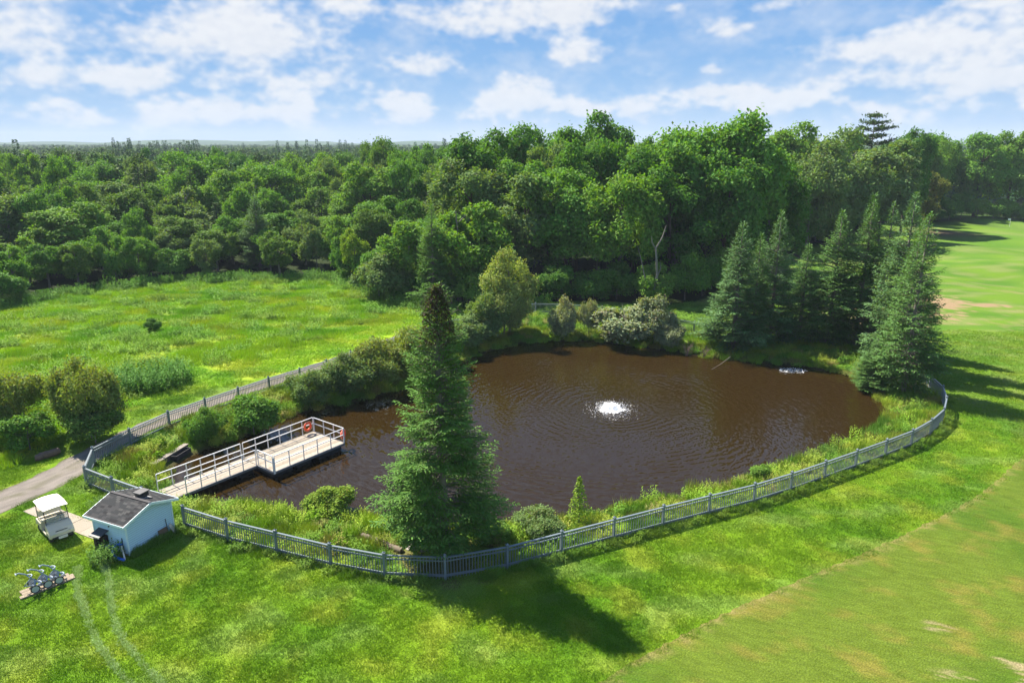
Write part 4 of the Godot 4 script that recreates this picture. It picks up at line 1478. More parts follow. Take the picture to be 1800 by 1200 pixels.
func branchy(o: Node3D, r: RandomNumberGenerator, from: Vector3, dir: Vector3, ln: float, rad: float, depth: int, b: Buf) -> void:
	var p := from
	var path := PackedVector3Array([p])
	var rr := PackedFloat32Array([rad])
	for k in 4:
		dir = (dir + unit(r) * 0.16).normalized()
		p += dir * ln / 4.0
		path.append(p)
		rr.append(rad * (1.0 - 0.2 * (k + 1)) + 0.004)
	b.tube(path, rr, 6)
	if depth > 0:
		for k in 3:
			branchy(o, r, path[1 + k], (dir + unit(r) * 0.8 + Vector3(0, 0.25, 0)).normalized(), ln * r.randf_range(0.35, 0.6), rad * 0.5, depth - 1, b)

func make_loose() -> void:
	make_log("fallen_log", "pale sawn log lying in the weeds beside the big spruce", "log", Vector3(-7.9, 0.12, -33.35), Vector3(-5.6, 0.1, -31.9), 0.17, Color(0.30, 0.25, 0.19), Color(0.55, 0.47, 0.36))
	boulder("pale rock under the lowest boughs of the big spruce", -5.0, -32.4, 0.34, 0.6, Color(0.36, 0.33, 0.30))
	boulder("smaller grey rock nearest the trunk of the big spruce", -4.35, -32.0, 0.24, 0.7, Color(0.30, 0.28, 0.26))
	make_log("rotten_log", "dark brown rotten log lying beside the gravel path", "log", Vector3(-31.2, 0.16, -42.75), Vector3(-30.2, 0.28, -43.7), 0.24, Color(0.26, 0.18, 0.13), Color(0.32, 0.24, 0.17))
	var st := thing("floating_pole", "thin bare pole slanting out of the water at the firs", "pole", Vector3(19.9, WATER, -64.9))
	var sb := Buf.new()
	sb.tube(PackedVector3Array([Vector3(-1.5, -0.06, 1.5), Vector3(0, 0.14, 0), Vector3(1.4, 0.5, -1.4)]), PackedFloat32Array([0.018, 0.024, 0.028]), 6)
	part("pole", sb.mesh(paint(0.17, 0.15, 0.125, 0.8)), st)
	var r := RandomNumberGenerator.new()
	r.seed = 21
	var dt := thing("dead_tree", "bare whitish dead tree forking before the dark wood", "tree", Vector3(17.9, 0, -87.4))
	var db := Buf.new()
	db.tube(PackedVector3Array([Vector3(-0.5, -0.2, 0), Vector3(-0.2, 2.2, 0), Vector3(0.15, 4.2, 0.1), Vector3(-0.05, 6.2, 0.1), Vector3(-0.2, 7.6, 0.1), Vector3(0.5, 8.9, 0.2), Vector3(0.9, 10.4, 0.2)]), PackedFloat32Array([0.19, 0.17, 0.15, 0.13, 0.11, 0.08, 0.03]), 8)
	db.tube(PackedVector3Array([Vector3(-0.2, 7.5, 0.1), Vector3(-0.7, 8.3, 0.1), Vector3(-0.8, 9.1, 0.1)]), PackedFloat32Array([0.08, 0.06, 0.02]), 6)
	db.tube(PackedVector3Array([Vector3(0.12, 4.0, 0.1), Vector3(0.5, 5.1, 0.3), Vector3(0.45, 5.9, 0.3)]), PackedFloat32Array([0.08, 0.06, 0.02]), 6)
	db.tube(PackedVector3Array([Vector3(-0.4, 1.6, 0), Vector3(-1.3, 3.6, 0.2), Vector3(-1.9, 6.0, 0.3), Vector3(-2.5, 7.9, 0.3)]), PackedFloat32Array([0.10, 0.08, 0.05, 0.015]), 6)
	part("trunk", db.mesh(paint(0.20, 0.18, 0.16, 0.85)), dt)
	for q in [[17.5, -68.2, "bare dead bush on the bank left of the firs", 1.9], [19.0, -67.6, "small leafless twig bush close to the first fir", 1.2]]:
		var o := thing("bare_bush", q[2], "bush", Vector3(q[0], ground_y(q[0], q[1]), q[1]))
		var b := Buf.new()
		for k in 6: branchy(o, r, Vector3.ZERO, Vector3(r.randfn(0, 0.35), 1, r.randfn(0, 0.35)).normalized(), q[3] * r.randf_range(0.6, 1.0), 0.03, 2, b)
		part("stems", b.mesh(paint(0.17, 0.12, 0.09, 0.9)), o)
	var fg := thing("golf_flag", "tiny white flag on a thin pole on the distant green", "flag", Vector3(124.5, ground_y(124.5, -179), -179))
	var fp := Buf.new()
	fp.tube(PackedVector3Array([Vector3.ZERO, Vector3(0, 2.1, 0)]), PackedFloat32Array([0.03, 0.03]), 6)
	part("pole", fp.mesh(paint(0.7, 0.7, 0.66)), fg)
	var ff := Buf.new()
	for k in 4: ff.quad(Vector3(-0.16 * k, 2.08, 0.05 * sin(k * 1.3)), Vector3(-0.16 * (k + 1), 2.05, 0.05 * sin((k + 1) * 1.3)), Vector3(-0.16 * (k + 1), 1.62, 0.05 * sin((k + 1) * 1.3)), Vector3(-0.16 * k, 1.6, 0.05 * sin(k * 1.3)))
	part("flag", ff.mesh(paint(0.8, 0.8, 0.78)), fg)

# ---------------------------------------------------------------- vegetation in its places
func visible_from_air(x: float, z: float, margin := 6.0) -> bool:
	return z < -18.0 and absf(x) < -z * 0.735 + margin + 8.0

func on_path(p: Vector2, margin: float) -> bool:
	return p.x < -6.0 and line_dist(p, path_line) < margin

func near_built(p: Vector2) -> bool:
	if Geometry2D.is_point_in_polygon(p, PackedVector2Array([Vector2(-19.0, -31.2), Vector2(-17.8, -34.3), Vector2(-20.5, -35.5), Vector2(-21.7, -32.4)])): return true
	if Geometry2D.get_closest_point_to_segment(p, Vector2(-27.0, -36.4), Vector2(-21.9, -33.7)).distance_to(p) < 0.62: return true
	if Geometry2D.get_closest_point_to_segment(p, Vector2(-22.5, -28.4), Vector2(-21.2, -29.7)).distance_to(p) < 0.45: return true
	if Geometry2D.get_closest_point_to_segment(p, Vector2(-19.0, -38.9), Vector2(-16.0, -42.9)).distance_to(p) < 1.2: return true
	return Geometry2D.get_closest_point_to_segment(p, Vector2(-22.6, -42.6), Vector2(-22.2, -45.5)).distance_to(p) < 0.75

func make_grass() -> void:
	var r := RandomNumberGenerator.new()
	r.seed = 101
	var lawn := stuff("lawn_grass", "short mown lawn grass around the fenced pond and shed", "grass")
	var fair := stuff("fairway_grass", "closely cut yellowish fairway grass below the cut edge", "grass")
	var meadow := stuff("meadow_grass", "tall rough yellow-green meadow grass beyond the path", "grass")
	var bank := stuff("bank_weeds", "tall weeds and grass between the picket fence and the water", "weeds")
	var lawn_mesh := [turf(1, 0.52, 420, 0.075, 0.022), turf(2, 0.52, 420, 0.085, 0.024), turf(3, 0.5, 380, 0.06, 0.022)]
	var fair_mesh := [turf(4, 0.55, 420, 0.028, 0.020, 0.7), turf(5, 0.55, 420, 0.033, 0.020, 0.7)]
	var mead_mesh := [turf(6, 1.0, 330, 0.34, 0.05, 0.35), turf(7, 1.0, 330, 0.42, 0.055, 0.3), weeds(8, 0.9, 46, 0.55, 0.17, Color(3, 3, 2.4), 0.0), weeds(9, 0.8, 40, 0.8, 0.2, Color(5, 3.4, 8), 0.12)]
	var bank_mesh := [turf(10, 0.6, 260, 0.5, 0.035, 0.3), turf(11, 0.55, 220, 0.75, 0.04, 0.22), weeds(12, 0.5, 34, 0.62, 0.14, Color(4, 4, 3.6), 0.0), weeds(13, 0.5, 30, 0.75, 0.13, Color(6.5, 4.2, 26.0), 0.5), weeds(14, 0.45, 26, 0.9, 0.15, Color(4, 4, 3.6), 0.0), weeds(15, 0.5, 34, 0.3, 0.10, Color(4, 4, 3.6), 0.0)]
	var put := func(sets: Array, tones: Array, k: int, t: Transform3D, c: Color) -> void:
		sets[k].append(t)
		tones[k].append(c)
	var ls := [[], [], []]
	var lc := [[], [], []]
	var fs := [[], []]
	var fc := [[], []]
	var ms := [[], [], [], []]
	var mc := [[], [], [], []]
	var bs := [[], [], [], [], [], []]
	var bc := [[], [], [], [], [], []]
	# mown lawn and fairway
	var z := -20.5
	while z > -84.0:
		var step := 0.52 + maxf(0.0, -z - 30.0) * 0.013
		var x := z * 0.735 - 8.0
		while x < -z * 0.735 + 8.0:
			var px := x + r.randf_range(-0.5, 0.5) * step
			var pz := z + r.randf_range(-0.5, 0.5) * step
			x += step
			var p := Vector2(px, pz)
			if near_built(p) or on_path(p, 1.5): continue
			if px > 36.0 and pz < -76.0: continue
			if sand(px, pz) > 0.35: continue
			if Geometry2D.is_point_in_polygon(p, fence_ring) or Geometry2D.is_point_in_polygon(p, meadow_poly) or Geometry2D.is_point_in_polygon(p, wood_poly): continue
			if Geometry2D.is_point_in_polygon(p, fairway_poly):
				var k := r.randi() % 2
				put.call(fs, fc, k, set_down(px, pz, r.randf() * TAU, step / 0.52, 1.0), fair_tint(px, pz) * r.randf_range(0.9, 1.15))
				continue
			var k := r.randi() % 3
			var tc := lawn_tint(px, pz) if pz > -77.0 else green_tint(px, pz)
			if absf(px + 3.3) < 3.0 and absf(pz + 31.0) < 2.5 and r.randf() < blob(px, pz, -3.3, -31.0, 2.8, 1.9, 0.8) * 0.85: continue
			put.call(ls, lc, k, set_down(px, pz, r.randf() * TAU, step / 0.52, 0.8 + 0.5 * r.randf()), tc * r.randf_range(0.88, 1.15))
		z -= step
	# meadow
	z = -36.0
	while z > -112.0:
		var x := -84.0
		while x < 0.0:
			var px := x + r.randf_range(-0.6, 0.6)
			var pz := z + r.randf_range(-0.6, 0.6)
			x += 1.15
			var p := Vector2(px, pz)
			if not visible_from_air(px, pz) or not Geometry2D.is_point_in_polygon(p, meadow_poly): continue
			if on_path(p, 1.7): continue
			var strip := line_dist(p, path_line)     # a mown strip follows the path
			var n := nz.get_noise_2d(px * 0.16, pz * 0.24)
			var k := 0 if r.randf() < 0.6 else 1
			var tall := 0.4 if strip < 6.0 and px > -30.0 else 0.75 + n * 0.7
			var c := meadow_tint(px, pz)
			var lush := nz.get_noise_2d(px * 0.22 + 33.0, pz * 0.34)
			if strip > 6.5 and lush > 0.12 and r.randf() < 0.7:
				k = 2 if r.randf() < 0.75 else 3
				c = c.lerp(Color(0.12, 0.26, 0.034), 0.6)
				tall = 0.8 + lush * 0.8
			put.call(ms, mc, k, set_down(px, pz, r.randf() * TAU, r.randf_range(0.9, 1.3), tall), c * r.randf_range(0.85, 1.2))
		z -= 1.05
	# rank growth along the foot of the wood
	for q in range(1, 10):
		var a := wood_edge[q]
		var e := wood_edge[q + 1]
		for s in int(a.distance_to(e) * 3.0):
			var p := a.lerp(e, r.randf()) + Vector2(r.randf_range(-1.5, 1.5), r.randf_range(-0.5, 3.6))
			if not visible_from_air(p.x, p.y): continue
			put.call(ms, mc, 2 + r.randi() % 2, set_down(p.x, p.y, r.randf() * TAU, r.randf_range(0.9, 1.5), r.randf_range(1.0, 2.0)), Color(0.125, 0.26, 0.035) * r.randf_range(0.8, 1.4))
	# bank inside the fence
	z = -28.5
	while z > -86.0:
		var x := -28.0
		while x < 38.0:
			var px := x + r.randf_range(-0.35, 0.35)
			var pz := z + r.randf_range(-0.35, 0.35)
			x += 0.62
			var p := Vector2(px, pz)
			var d := shore(px, pz)
			if d < 0.12 or not Geometry2D.is_point_in_polygon(p, fence_ring) or near_built(p): continue
			var edge := line_dist(p, fence_line)
			if edge < 0.25: continue
			if blob(px, pz, -3.4, -31.0, 3.2, 2.2, 0.6) > 0.5 and r.randf() < 0.85: continue
			var n := nz.get_noise_2d(px * 0.25 + 100.0, pz * 0.25)
			var k := 0
			var u := r.randf()
			if u < 0.30: k = 0
			elif u < 0.44: k = 1
			elif u < 0.68: k = 2
			elif u < 0.68 + 0.12 * clampf(n * 3.0 + 0.6, 0.0, 1.6): k = 3
			elif u < 0.88: k = 4
			else: k = 5
			var c := Color(0.20, 0.34, 0.026).lerp(Color(0.115, 0.25, 0.028), clampf(0.4 + n * 1.4, 0, 1)).lerp(Color(0.34, 0.39, 0.05), clampf(nz.get_noise_2d(px * 0.3, pz * 0.3 + 50.0) * 1.4, 0.0, 0.7))
			c = c.lerp(Color(0.26, 0.19, 0.085), 0.7 * smoothstep(0.35, 0.65, nz.get_noise_2d(px * 0.8 + 17.0, pz * 0.8)))
			var sy := r.randf_range(0.45, 1.2)
			if edge < 1.2 and pz > -45.0: sy *= 0.65
			if pz < -62.0: sy *= 0.8
			if pz > -40.0 and px > -16.0 and px < -5.0 and d < 2.0:       # bright reeds along the near shore
				c = c.lerp(Color(0.34, 0.48, 0.035), 0.6)
				sy *= 1.15
			put.call(bs, bc, k, set_down(px, pz, r.randf() * TAU, r.randf_range(0.8, 1.2), sy), c * r.randf_range(0.85, 1.2))
		z -= 0.6
	# ragged strip the mower leaves along the fence, and tufts by the shed
	for q in fence_line.size() - 1:
		if q > 23 and q < 43: continue
		var a := fence_line[q]
		var e := fence_line[q + 1]
		var o := (e - a).normalized()
		var out := Vector2(-o.y, o.x)
		if Geometry2D.is_point_in_polygon((a + e) * 0.5 + out * 0.3, fence_ring): out = -out
		if q > 42: out *= 0.25
		for s in int(a.distance_to(e) * 6.0):
			var p := a.lerp(e, r.randf()) + out * absf(r.randfn(0.15, 0.24))
			var k: int = [0, 2, 5, 5, 0, 3][r.randi() % 6]
			put.call(bs, bc, k, set_down(p.x, p.y, r.randf() * TAU, r.randf_range(0.5, 0.8), r.randf_range(0.25, 0.62)), lawn_tint(p.x, p.y).lerp(Color(0.12, 0.22, 0.03), 0.6) * r.randf_range(0.8, 1.3))
	for k in 60:
		var t := r.randf()
		var p := Vector2(-19.24, -31.57).lerp(Vector2(-18.14, -34.05), t) + Vector2(0.914, 0.405) * r.randf_range(0.05, 0.3)
		put.call(bs, bc, [0, 2, 5][r.randi() % 3], set_down(p.x, p.y, r.randf() * TAU, 0.4, r.randf_range(0.3, 0.8)), Color(0.12, 0.24, 0.03) * r.randf_range(0.8, 1.3))
	# meadow edge by the path, and the strip beyond the far fence
	for k in 900:
		var p := Vector2(r.randf_range(4, 36), r.randf_range(-90, -72))
		if Geometry2D.is_point_in_polygon(p, fence_ring) or Geometry2D.is_point_in_polygon(p, wood_poly): continue
		put.call(bs, bc, [0, 2, 4][r.randi() % 3], set_down(p.x, p.y, r.randf() * TAU, r.randf_range(0.9, 1.4), r.randf_range(0.3, 0.7)), Color(0.15, 0.28, 0.03) * r.randf_range(0.8, 1.3))
	# two lines of pale grass pressed flat by wheels
	var marks := stuff("wheel_tracks", "pair of pale wheel tracks pressed into the lawn below the shed", "tracks")
	var mt: Array = []
	var mk: Array = []
	for line in [rounded(PackedVector2Array([Vector2(-21.3, -30.6), Vector2(-20.4, -29.0), Vector2(-19.25, -27.55), Vector2(-17.3, -25.2), Vector2(-14.9, -22.9), Vector2(-13, -21)]), false, 12), rounded(PackedVector2Array([Vector2(-20.2, -31.0), Vector2(-19.2, -29.5), Vector2(-17.9, -27.4), Vector2(-16.2, -25.2), Vector2(-13.6, -22.9), Vector2(-11.5, -21)]), false, 12)]:
		for q in line.size() - 1:
			for w in 9:
				var p: Vector2 = line[q].lerp(line[q + 1], w / 9.0) + Vector2(r.randfn(0, 0.05), r.randfn(0, 0.05))
				if r.randf() < 0.30 - 0.6 * nz.get_noise_2d(p.x * 0.5, p.y * 0.5): continue
				mt.append(set_down(p.x, p.y, r.randf() * TAU, r.randf_range(0.8, 1.3), 1.0))
				mk.append(Color(0.44, 0.60, 0.25) * r.randf_range(0.7, 1.1))
	scatter(marks, "grass_patch", turf(33, 0.10, 40, 0.075, 0.022, 0.9), mt, mk)
	for k in 3: scatter(lawn, "grass_patch", lawn_mesh[k], ls[k], lc[k])
	for k in 2: scatter(fair, "grass_patch", fair_mesh[k], fs[k], fc[k])
	for k in 4: scatter(meadow, "grass_patch", mead_mesh[k], ms[k], mc[k])
	for k in 6: scatter(bank, "weed_patch", bank_mesh[k], bs[k], bc[k])

func plant(called: String, label: String, category: String, seed_: int, x: float, z: float, radius: float, stems: int, h: float, leaf: float, tone: Color, flower: Color, share: float, group := "") -> void:
	var o := thing(called, label, category, Vector3(x, ground_y(x, z), z), 0.0, group)
	var m := foliage(tone.r, tone.g, tone.b)
	var mesh := weeds(seed_, radius, stems, h, leaf, flower, share)
	mesh.surface_set_material(0, m)
	part("foliage", mesh, o)

func make_named_plants() -> void:
	# the spruce at the near fence, the largest tree in the picture
	var r := RandomNumberGenerator.new()
	r.seed = 8
	var b := Buf.new()
	var w := Buf.new()
	needles(b, w, r, 13.9, 3.2, 1.15, 0.275, 0.205, 0.085, 0.72, 0.24, 2.3, 0.0, 2.5)
	for k in 2200:
		var t := r.randf()
		var a := r.randf() * TAU
		var q := (0.20 + 0.62 * pow(1.0 - t, 0.8)) * sqrt(r.randf_range(0.15, 1.0)) * (1.0 - 0.6 * smoothstep(0.55, 1.0, t))
		var cone := r.randf() < 0.62
		var col := Color(0.95, 0.33, 1.7) * r.randf_range(0.5, 1.1) if cone else Color(1.25, 0.55, 1.6) * r.randf_range(0.6, 1.2)
		b.leaf(Vector3(cos(a) * q, 11.0 + 2.85 * pow(t, 0.75), sin(a) * q), unit(r), (Vector3(cos(a), -1.0 if cone else 0.8, sin(a)) + unit(r) * 0.5).normalized(), r.randf_range(0.12, 0.2), 0.065, col)
	w.tube(PackedVector3Array([Vector3(0, -0.2, 0), Vector3(0.04, 2, 0), Vector3(0, 7, 0), Vector3(0, 13.6, 0)]), PackedFloat32Array([0.30, 0.22, 0.16, 0.02]), 10)
	var sp := thing("spruce_tree", "tall dark spruce with cone-laden purple top at the near fence", "tree", Vector3(-3.45, -0.05, -31.75))
	part("trunk", w.mesh(bark_grey), sp)
	part("needles", b.mesh(null), sp, tint("spruce"))
	tree_spots.append(Vector3(-3.45, -31.75, 3.0))
	# firs on the right bank
	var fir := "firs in the row on the far right bank"
	tree("fir_tree", "fir", 0, "blue", 22.4, -69.3, 12.6, 6.6, "bluish fir with a thin pale tip, left end of the row by the water", "tree", fir)
	tree("fir_tree", "fir", 1, "fir", 24.7, -70.6, 11.4, 4.6, "slender dark fir squeezed second from the left end of the fir row", "tree", fir)
	tree("fir_tree", "fir", 2, "blue", 26.9, -71.6, 13.6, 5.8, "tall pointed blue-green fir, third from the left end of the row", "tree", fir)
	tree("fir_tree", "fir", 0, "fir", 30.2, -72.2, 10.1, 5.6, "shortest fir of the row, standing before the lit gap", "tree", fir)
	tree("fir_tree", "fir", 0, "fir", 32.7, -71.0, 13.6, 6.6, "fir with brownish cone-heavy tip, right of the shortest fir", "tree", fir)
	tree("fir_tree", "fir", 1, "fir", 35.2, -70.2, 15.3, 6.0, "very tall fir in the middle of the crowded right group", "tree", fir)
	tree("fir_tree", "old_fir", 1, "blue", 36.6, -69.0, 14.7, 5.8, "tall fir right of the middle of the crowded group", "tree", fir)
	tree("fir_tree", "fir", 2, "blue", 35.7, -63.9, 15.8, 6.2, "tallest blue-green fir towards the right end of the group", "tree", fir)
	tree("fir_tree", "fir", 1, "fir", 34.7, -60.6, 13.8, 4.6, "dark fir close behind the bare-trunked fir on the right", "tree", fir)
	tree("fir_tree", "old_fir", 2, "fir", 32.6, -55.9, 15.0, 5.5, "sparse fir with a bare grey trunk at the right bend of the fence", "tree", fir)
	tree("fir_tree", "old_fir", 0, "fir", 31.0, -57.9, 4.8, 3.6, "low spreading fir hanging over the water beside the bare-trunked fir", "tree", fir)
	# by the far bank
	tree("weeping_birch", "willow", 0, "gold", -0.3, -75.2, 9.1, 5.8, "yellow-green weeping birch at the far end of the pond")
	tree("weeping_birch", "willow", 1, "gold", -0.9, -73.9, 5.4, 5.0, "shorter weeping birch crowded against the front of the tall one")
	var bush := "bushes along the pond bank"
	tree("bush", "shrub", 0, "grey", -3.6, -71.4, 3.0, 4.4, "grey-green bush below the weeping birch on the far bank", "bush", bush)
	tree("bush", "rusty", 2, "grey", -2.5, -73.0, 4.6, 4.6, "olive-grey bush pressed against the left side of the weeping birch", "bush", bush)
	tree("bush", "shrub", 1, "grey", -5.0, -68.6, 3.0, 3.8, "rounded grey bush left of the birch, partly behind the spruce", "bush", bush)
	tree("bush", "rusty", 0, "silver", 5.6, -74.4, 4.0, 3.4, "rust-topped pale bush, left of two side by side on the far bank", "bush", bush)
	tree("bush", "rusty", 1, "silver", 8.3, -74.6, 3.9, 2.2, "narrow rust-tipped pale bush, right of the two on the far bank", "bush", bush)
	tree("bush", "shrub", 2, "silver", 12.0, -72.9, 4.1, 6.8, "large silvery willow bush spreading over the far water edge", "bush", bush)
	tree("bush", "shrub", 0, "silver", 14.9, -72.0, 4.6, 4.2, "taller silvery willow bush right of the large one", "bush", bush)
	tree("bush", "shrub", 1, "silver", 16.2, -70.7, 2.7, 3.2, "low silvery bush at the right foot of the willow bushes", "bush", bush)
	tree("bush", "rusty", 2, "grey", -16.3, -53.9, 2.7, 3.4, "small olive bush at the left end of the bank thicket", "bush", bush)
	tree("bush", "rusty", 0, "grey", -13.9, -56.0, 3.1, 4.6, "olive bush with brown tips, second in the bank thicket", "bush", bush)
	tree("bush", "rusty", 1, "rust", -11.4, -58.5, 3.7, 4.8, "broad brown-tipped bush in the middle of the bank thicket", "bush", bush)
	tree("bush", "rusty", 2, "rust", -9.2, -61.6, 4.1, 4.8, "tallest reddish bush of the bank thicket, left of the spruce top", "bush", bush)
	tree("bush", "shrub", 2, "grey", -7.4, -64.9, 3.1, 4.6, "bush of the bank thicket half hidden behind the big spruce", "bush", bush)
	tree("bush", "shrub", 1, "green", -18.9, -48.3, 2.9, 3.7, "round dark bush on the bank above the gangway", "bush", bush)
	tree("bush", "rusty", 0, "green", -21.6, -46.6, 2.2, 2.6, "low bush beside the concrete headwall", "bush", bush)
	tree("bush", "shrub", 0, "lime", -10.35, -36.6, 1.75, 2.7, "rounded light green bush on the near shore left of the spruce", "bush", bush)
	tree("birch_sapling", "sapling", 0, "lime", 3.65, -34.9, 2.95, 1.7, "slim light green birch sapling behind the near fence")
	tree("bush", "rusty", 1, "grey", 1.3, -33.9, 1.35, 2.5, "pale tangled bush between the big spruce and the sapling", "bush", bush)
	tree("bush", "shrub", 2, "fresh", -0.8, -33.2, 1.0, 2.0, "low bright bush at the right foot of the big spruce", "bush", bush)
	tree("bush", "shrub", 1, "fresh", 15.6, -40.6, 1.1, 1.4, "little bright shrub at the water behind the right fence", "bush", bush)
	var alder := "alders beside the gravel path"
	tree("alder", "alder", 0, "rust", -29.6, -46.4, 5.4, 4.2, "tall olive alder beside the bend of the gravel path", "tree", alder)
	tree("alder", "shrub", 0, "olive", -28.9, -45.6, 2.8, 3.4, "lower dark alder at the right foot of the tall one", "tree", alder)
	tree("alder", "alder", 1, "rust", -35.2, -46.8, 4.8, 4.2, "brown-tipped alder at the left edge of the picture", "tree", alder)
	tree("alder", "shrub", 1, "green", -32.6, -44.4, 2.6, 3.4, "low green alder between the two tall ones, behind the rotten log", "tree", alder)
	tree("alder", "shrub", 2, "olive", -37.2, -44.0, 3.0, 3.8, "dark alder low at the left edge near the path", "tree", alder)
	tree("shrub", "shrub", 2, "deep", -39.8, -76.0, 1.5, 1.9, "small dark lone shrub out in the meadow", "bush")
	plant("weed_thicket", "dark green thicket of tall weeds in the near meadow", "weeds", 41, -31.0, -58.2, 3.0, 620, 1.7, 0.30, Color(0.10, 0.24, 0.035), Color(1, 1, 1), 0.0)
	plant("weed_thicket", "smaller tall weed clump left of the dark meadow thicket", "weeds", 42, -34.6, -59.2, 1.6, 220, 1.3, 0.26, Color(0.14, 0.29, 0.035), Color(1, 1, 1), 0.0)
	plant("weed_clump", "leafy weeds growing up at the front corner of the shed", "weeds", 43, -20.2, -31.2, 0.75, 130, 0.85, 0.16, Color(0.12, 0.24, 0.04), Color(8, 4, 1), 0.04)
	plant("weed_clump", "white flowered plant in the grass above the golf cart", "weeds", 44, -23.4, -36.2, 0.45, 60, 0.7, 0.13, Color(0.14, 0.25, 0.05), Color(7, 4, 12), 0.5)
	var lily := "orange lily clumps on the bank"
	var k := 50
	for q in [[-24.1, -44.9, "orange lily clump next to the back fence above the headwall"], [-23.6, -43.4, "larger orange lily clump left of the concrete headwall"], [-24.4, -42.8, "orange lily clump close to the sharp fence corner"], [-10.9, -34.9, "yellow lily clump on the near bank left of the round bush"], [-8.9, -32.2, "small orange lily tuft close behind the near fence"]]:
		plant("lily_clump", q[2], "flowers", k, q[0], q[1], 0.45, 46, 0.55, 0.20, Color(0.17, 0.32, 0.025), Color(6.5, 1.35, 0.2) if k != 53 else Color(7.0, 2.8, 0.3), 0.55, lily)
		k += 1

func make_wood() -> void:
	var deep := "trees at the front of the dark wood behind the pond"
	# crowns one can pick out
	tree("broadleaf_tree", "maple", 0, "deep", -5.8, -118, 23.0, 13.5, "dark oak with a stepped top at the left shoulder of the tall wood", "tree", deep)
	tree("broadleaf_tree", "maple", 1, "dark", 1.3, -126, 23.6, 12.0, "dark tall tree right of the stepped oak on the skyline", "tree", deep)
	tree("broadleaf_tree", "maple", 2, "dark", 7.6, -128, 23.4, 12.5, "skyline tree with a flat top between two dark ones", "tree", deep)
	tree("broadleaf_tree", "maple", 3, "dark", 15.9, -132, 25.6, 13.0, "rounded crown rising highest above the skyline", "tree", deep)
	tree("broadleaf_tree", "ash", 0, "green", 24.6, -107, 22.8, 14.0, "broad feathery crown left in the highest mass of the wood", "tree", deep)
	tree("broadleaf_tree", "ash", 1, "green", 33.0, -108, 23.2, 14.5, "broad feathery crown right in the highest mass of the wood", "tree", deep)
	tree("broadleaf_tree", "maple", 4, "fresh", 57.0, -149, 23.9, 14.5, "light domed crown on the skyline right of the highest mass", "tree", deep)
	tree("broadleaf_tree", "maple", 0, "deep", 90.4, -166, 24.4, 9.5, "dark lump of a crown breaking the right skyline", "tree", deep)
	tree("white_pine", "pine", 0, "far", 92.7, -190, 27.6, 10.0, "tall white pine with flat layered boughs above the right skyline")
	tree("broadleaf_tree", "willow", 0, "grey", 58.5, -141, 20.0, 14.0, "grey-green drooping crown above the gap behind the firs", "tree", deep)
	tree("broadleaf_tree", "ash", 2, "grey", 67.0, -147, 21.6, 15.0, "large grey-green rustling crown right of the drooping one", "tree", deep)
	tree("broadleaf_tree", "maple", 3, "grey", 78.0, -152, 21.6, 15.0, "grey-green rounded crown above the tallest firs", "tree", deep)
	tree("broadleaf_tree", "poplar", 0, "brown", 98.5, -171, 14.5, 7.5, "brownish dying tree at the dark corner of the green", "tree", deep)
	tree("broadleaf_tree", "ash", 0, "fresh", 14.6, -95, 16.6, 10.0, "pale upright-leaved tree over the bare dead trunk", "tree", deep)
	tree("broadleaf_tree", "maple", 1, "green", 7.6, -98.5, 17.0, 11.0, "clumpy green maple above the rust-topped bushes", "tree", deep)
	tree("broadleaf_tree", "maple", 2, "grey", 1.8, -100, 16.8, 10.0, "grey-leaved maple behind the yellow weeping birch", "tree", deep)
	tree("broadleaf_tree", "maple", 4, "deep", 21.6, -98, 17.0, 10.5, "deep green maple right of the bare dead trunk", "tree", deep)
	tree("broadleaf_tree", "maple", 0, "dark", 30.3, -101, 19.2, 11.0, "dark full crown standing behind the bluish fir", "tree", deep)
	tree("broadleaf_tree", "ash", 1, "deep", 40.5, -113, 17.6, 11.0, "dark drooping tree at the right corner of the wood", "tree", deep)
	tree("broadleaf_tree", "poplar", 1, "fresh", -7.0, -92, 13.6, 8.6, "light feathery tree right behind the lone dark spruce", "tree", deep)
	tree("broadleaf_tree", "poplar", 2, "fresh", -3.4, -93.5, 12.2, 7.6, "light tree between the dark spruce and the birch", "tree", deep)
	tree("spruce_tree", "fir", 0, "spruce", -10.0, -89, 12.7, 5.6, "lone dark spruce at the wood's edge beyond the big spruce top")
	tree("spruce_tree", "fir", 1, "blue", -41.8, -117, 12.5, 6.4, "dark bluish spruce half buried in the middle of the left wood")
	tree("broadleaf_tree", "poplar", 0, "fresh", -13.8, -95, 11.0, 7.4, "feathery light tree at the right end of the meadow", "tree", deep)
	tree("bush", "shrub", 0, "grey", -17.6, -92.4, 5.6, 6.8, "dark grey-leaved bush jutting into the right end of the meadow", "bush")
	tree("broadleaf_tree", "poplar", 1, "lime", -22.8, -103, 9.0, 3.8, "thin yellow-green tree above the jutting grey bush", "tree", deep)
	tree("broadleaf_tree", "maple", 3, "fresh", -70.3, -113, 11.2, 11.4, "round light green crown standing out in the left wood", "tree", deep)
	tree("broadleaf_tree", "maple", 4, "fresh", -26.2, -134, 16.6, 12.0, "bright round crown right in the left wood", "tree", deep)
	tree("broadleaf_tree", "maple", 1, "dark", 107.5, -198, 22.4, 12.0, "dark green tree left in the far treeline behind the distant green", "tree", deep)
	tree("broadleaf_tree", "ash", 0, "green", 117.5, -204, 23.4, 13.5, "tall feathery tree in the far treeline left of the little flag", "tree", deep)
	tree("broadleaf_tree", "maple", 2, "green", 128.5, -200, 23.4, 14.0, "broad crown in the far treeline straight behind the little flag", "tree", deep)
	tree("broadleaf_tree", "maple", 4, "fresh", 139.5, -203, 24.6, 13.5, "light crown at the right edge of the far treeline", "tree", deep)
	tree("broadleaf_tree", "ash", 1, "dark", 149.5, -200, 24.0, 13.0, "dark feathery tree cut by the right edge of the picture", "tree", deep)
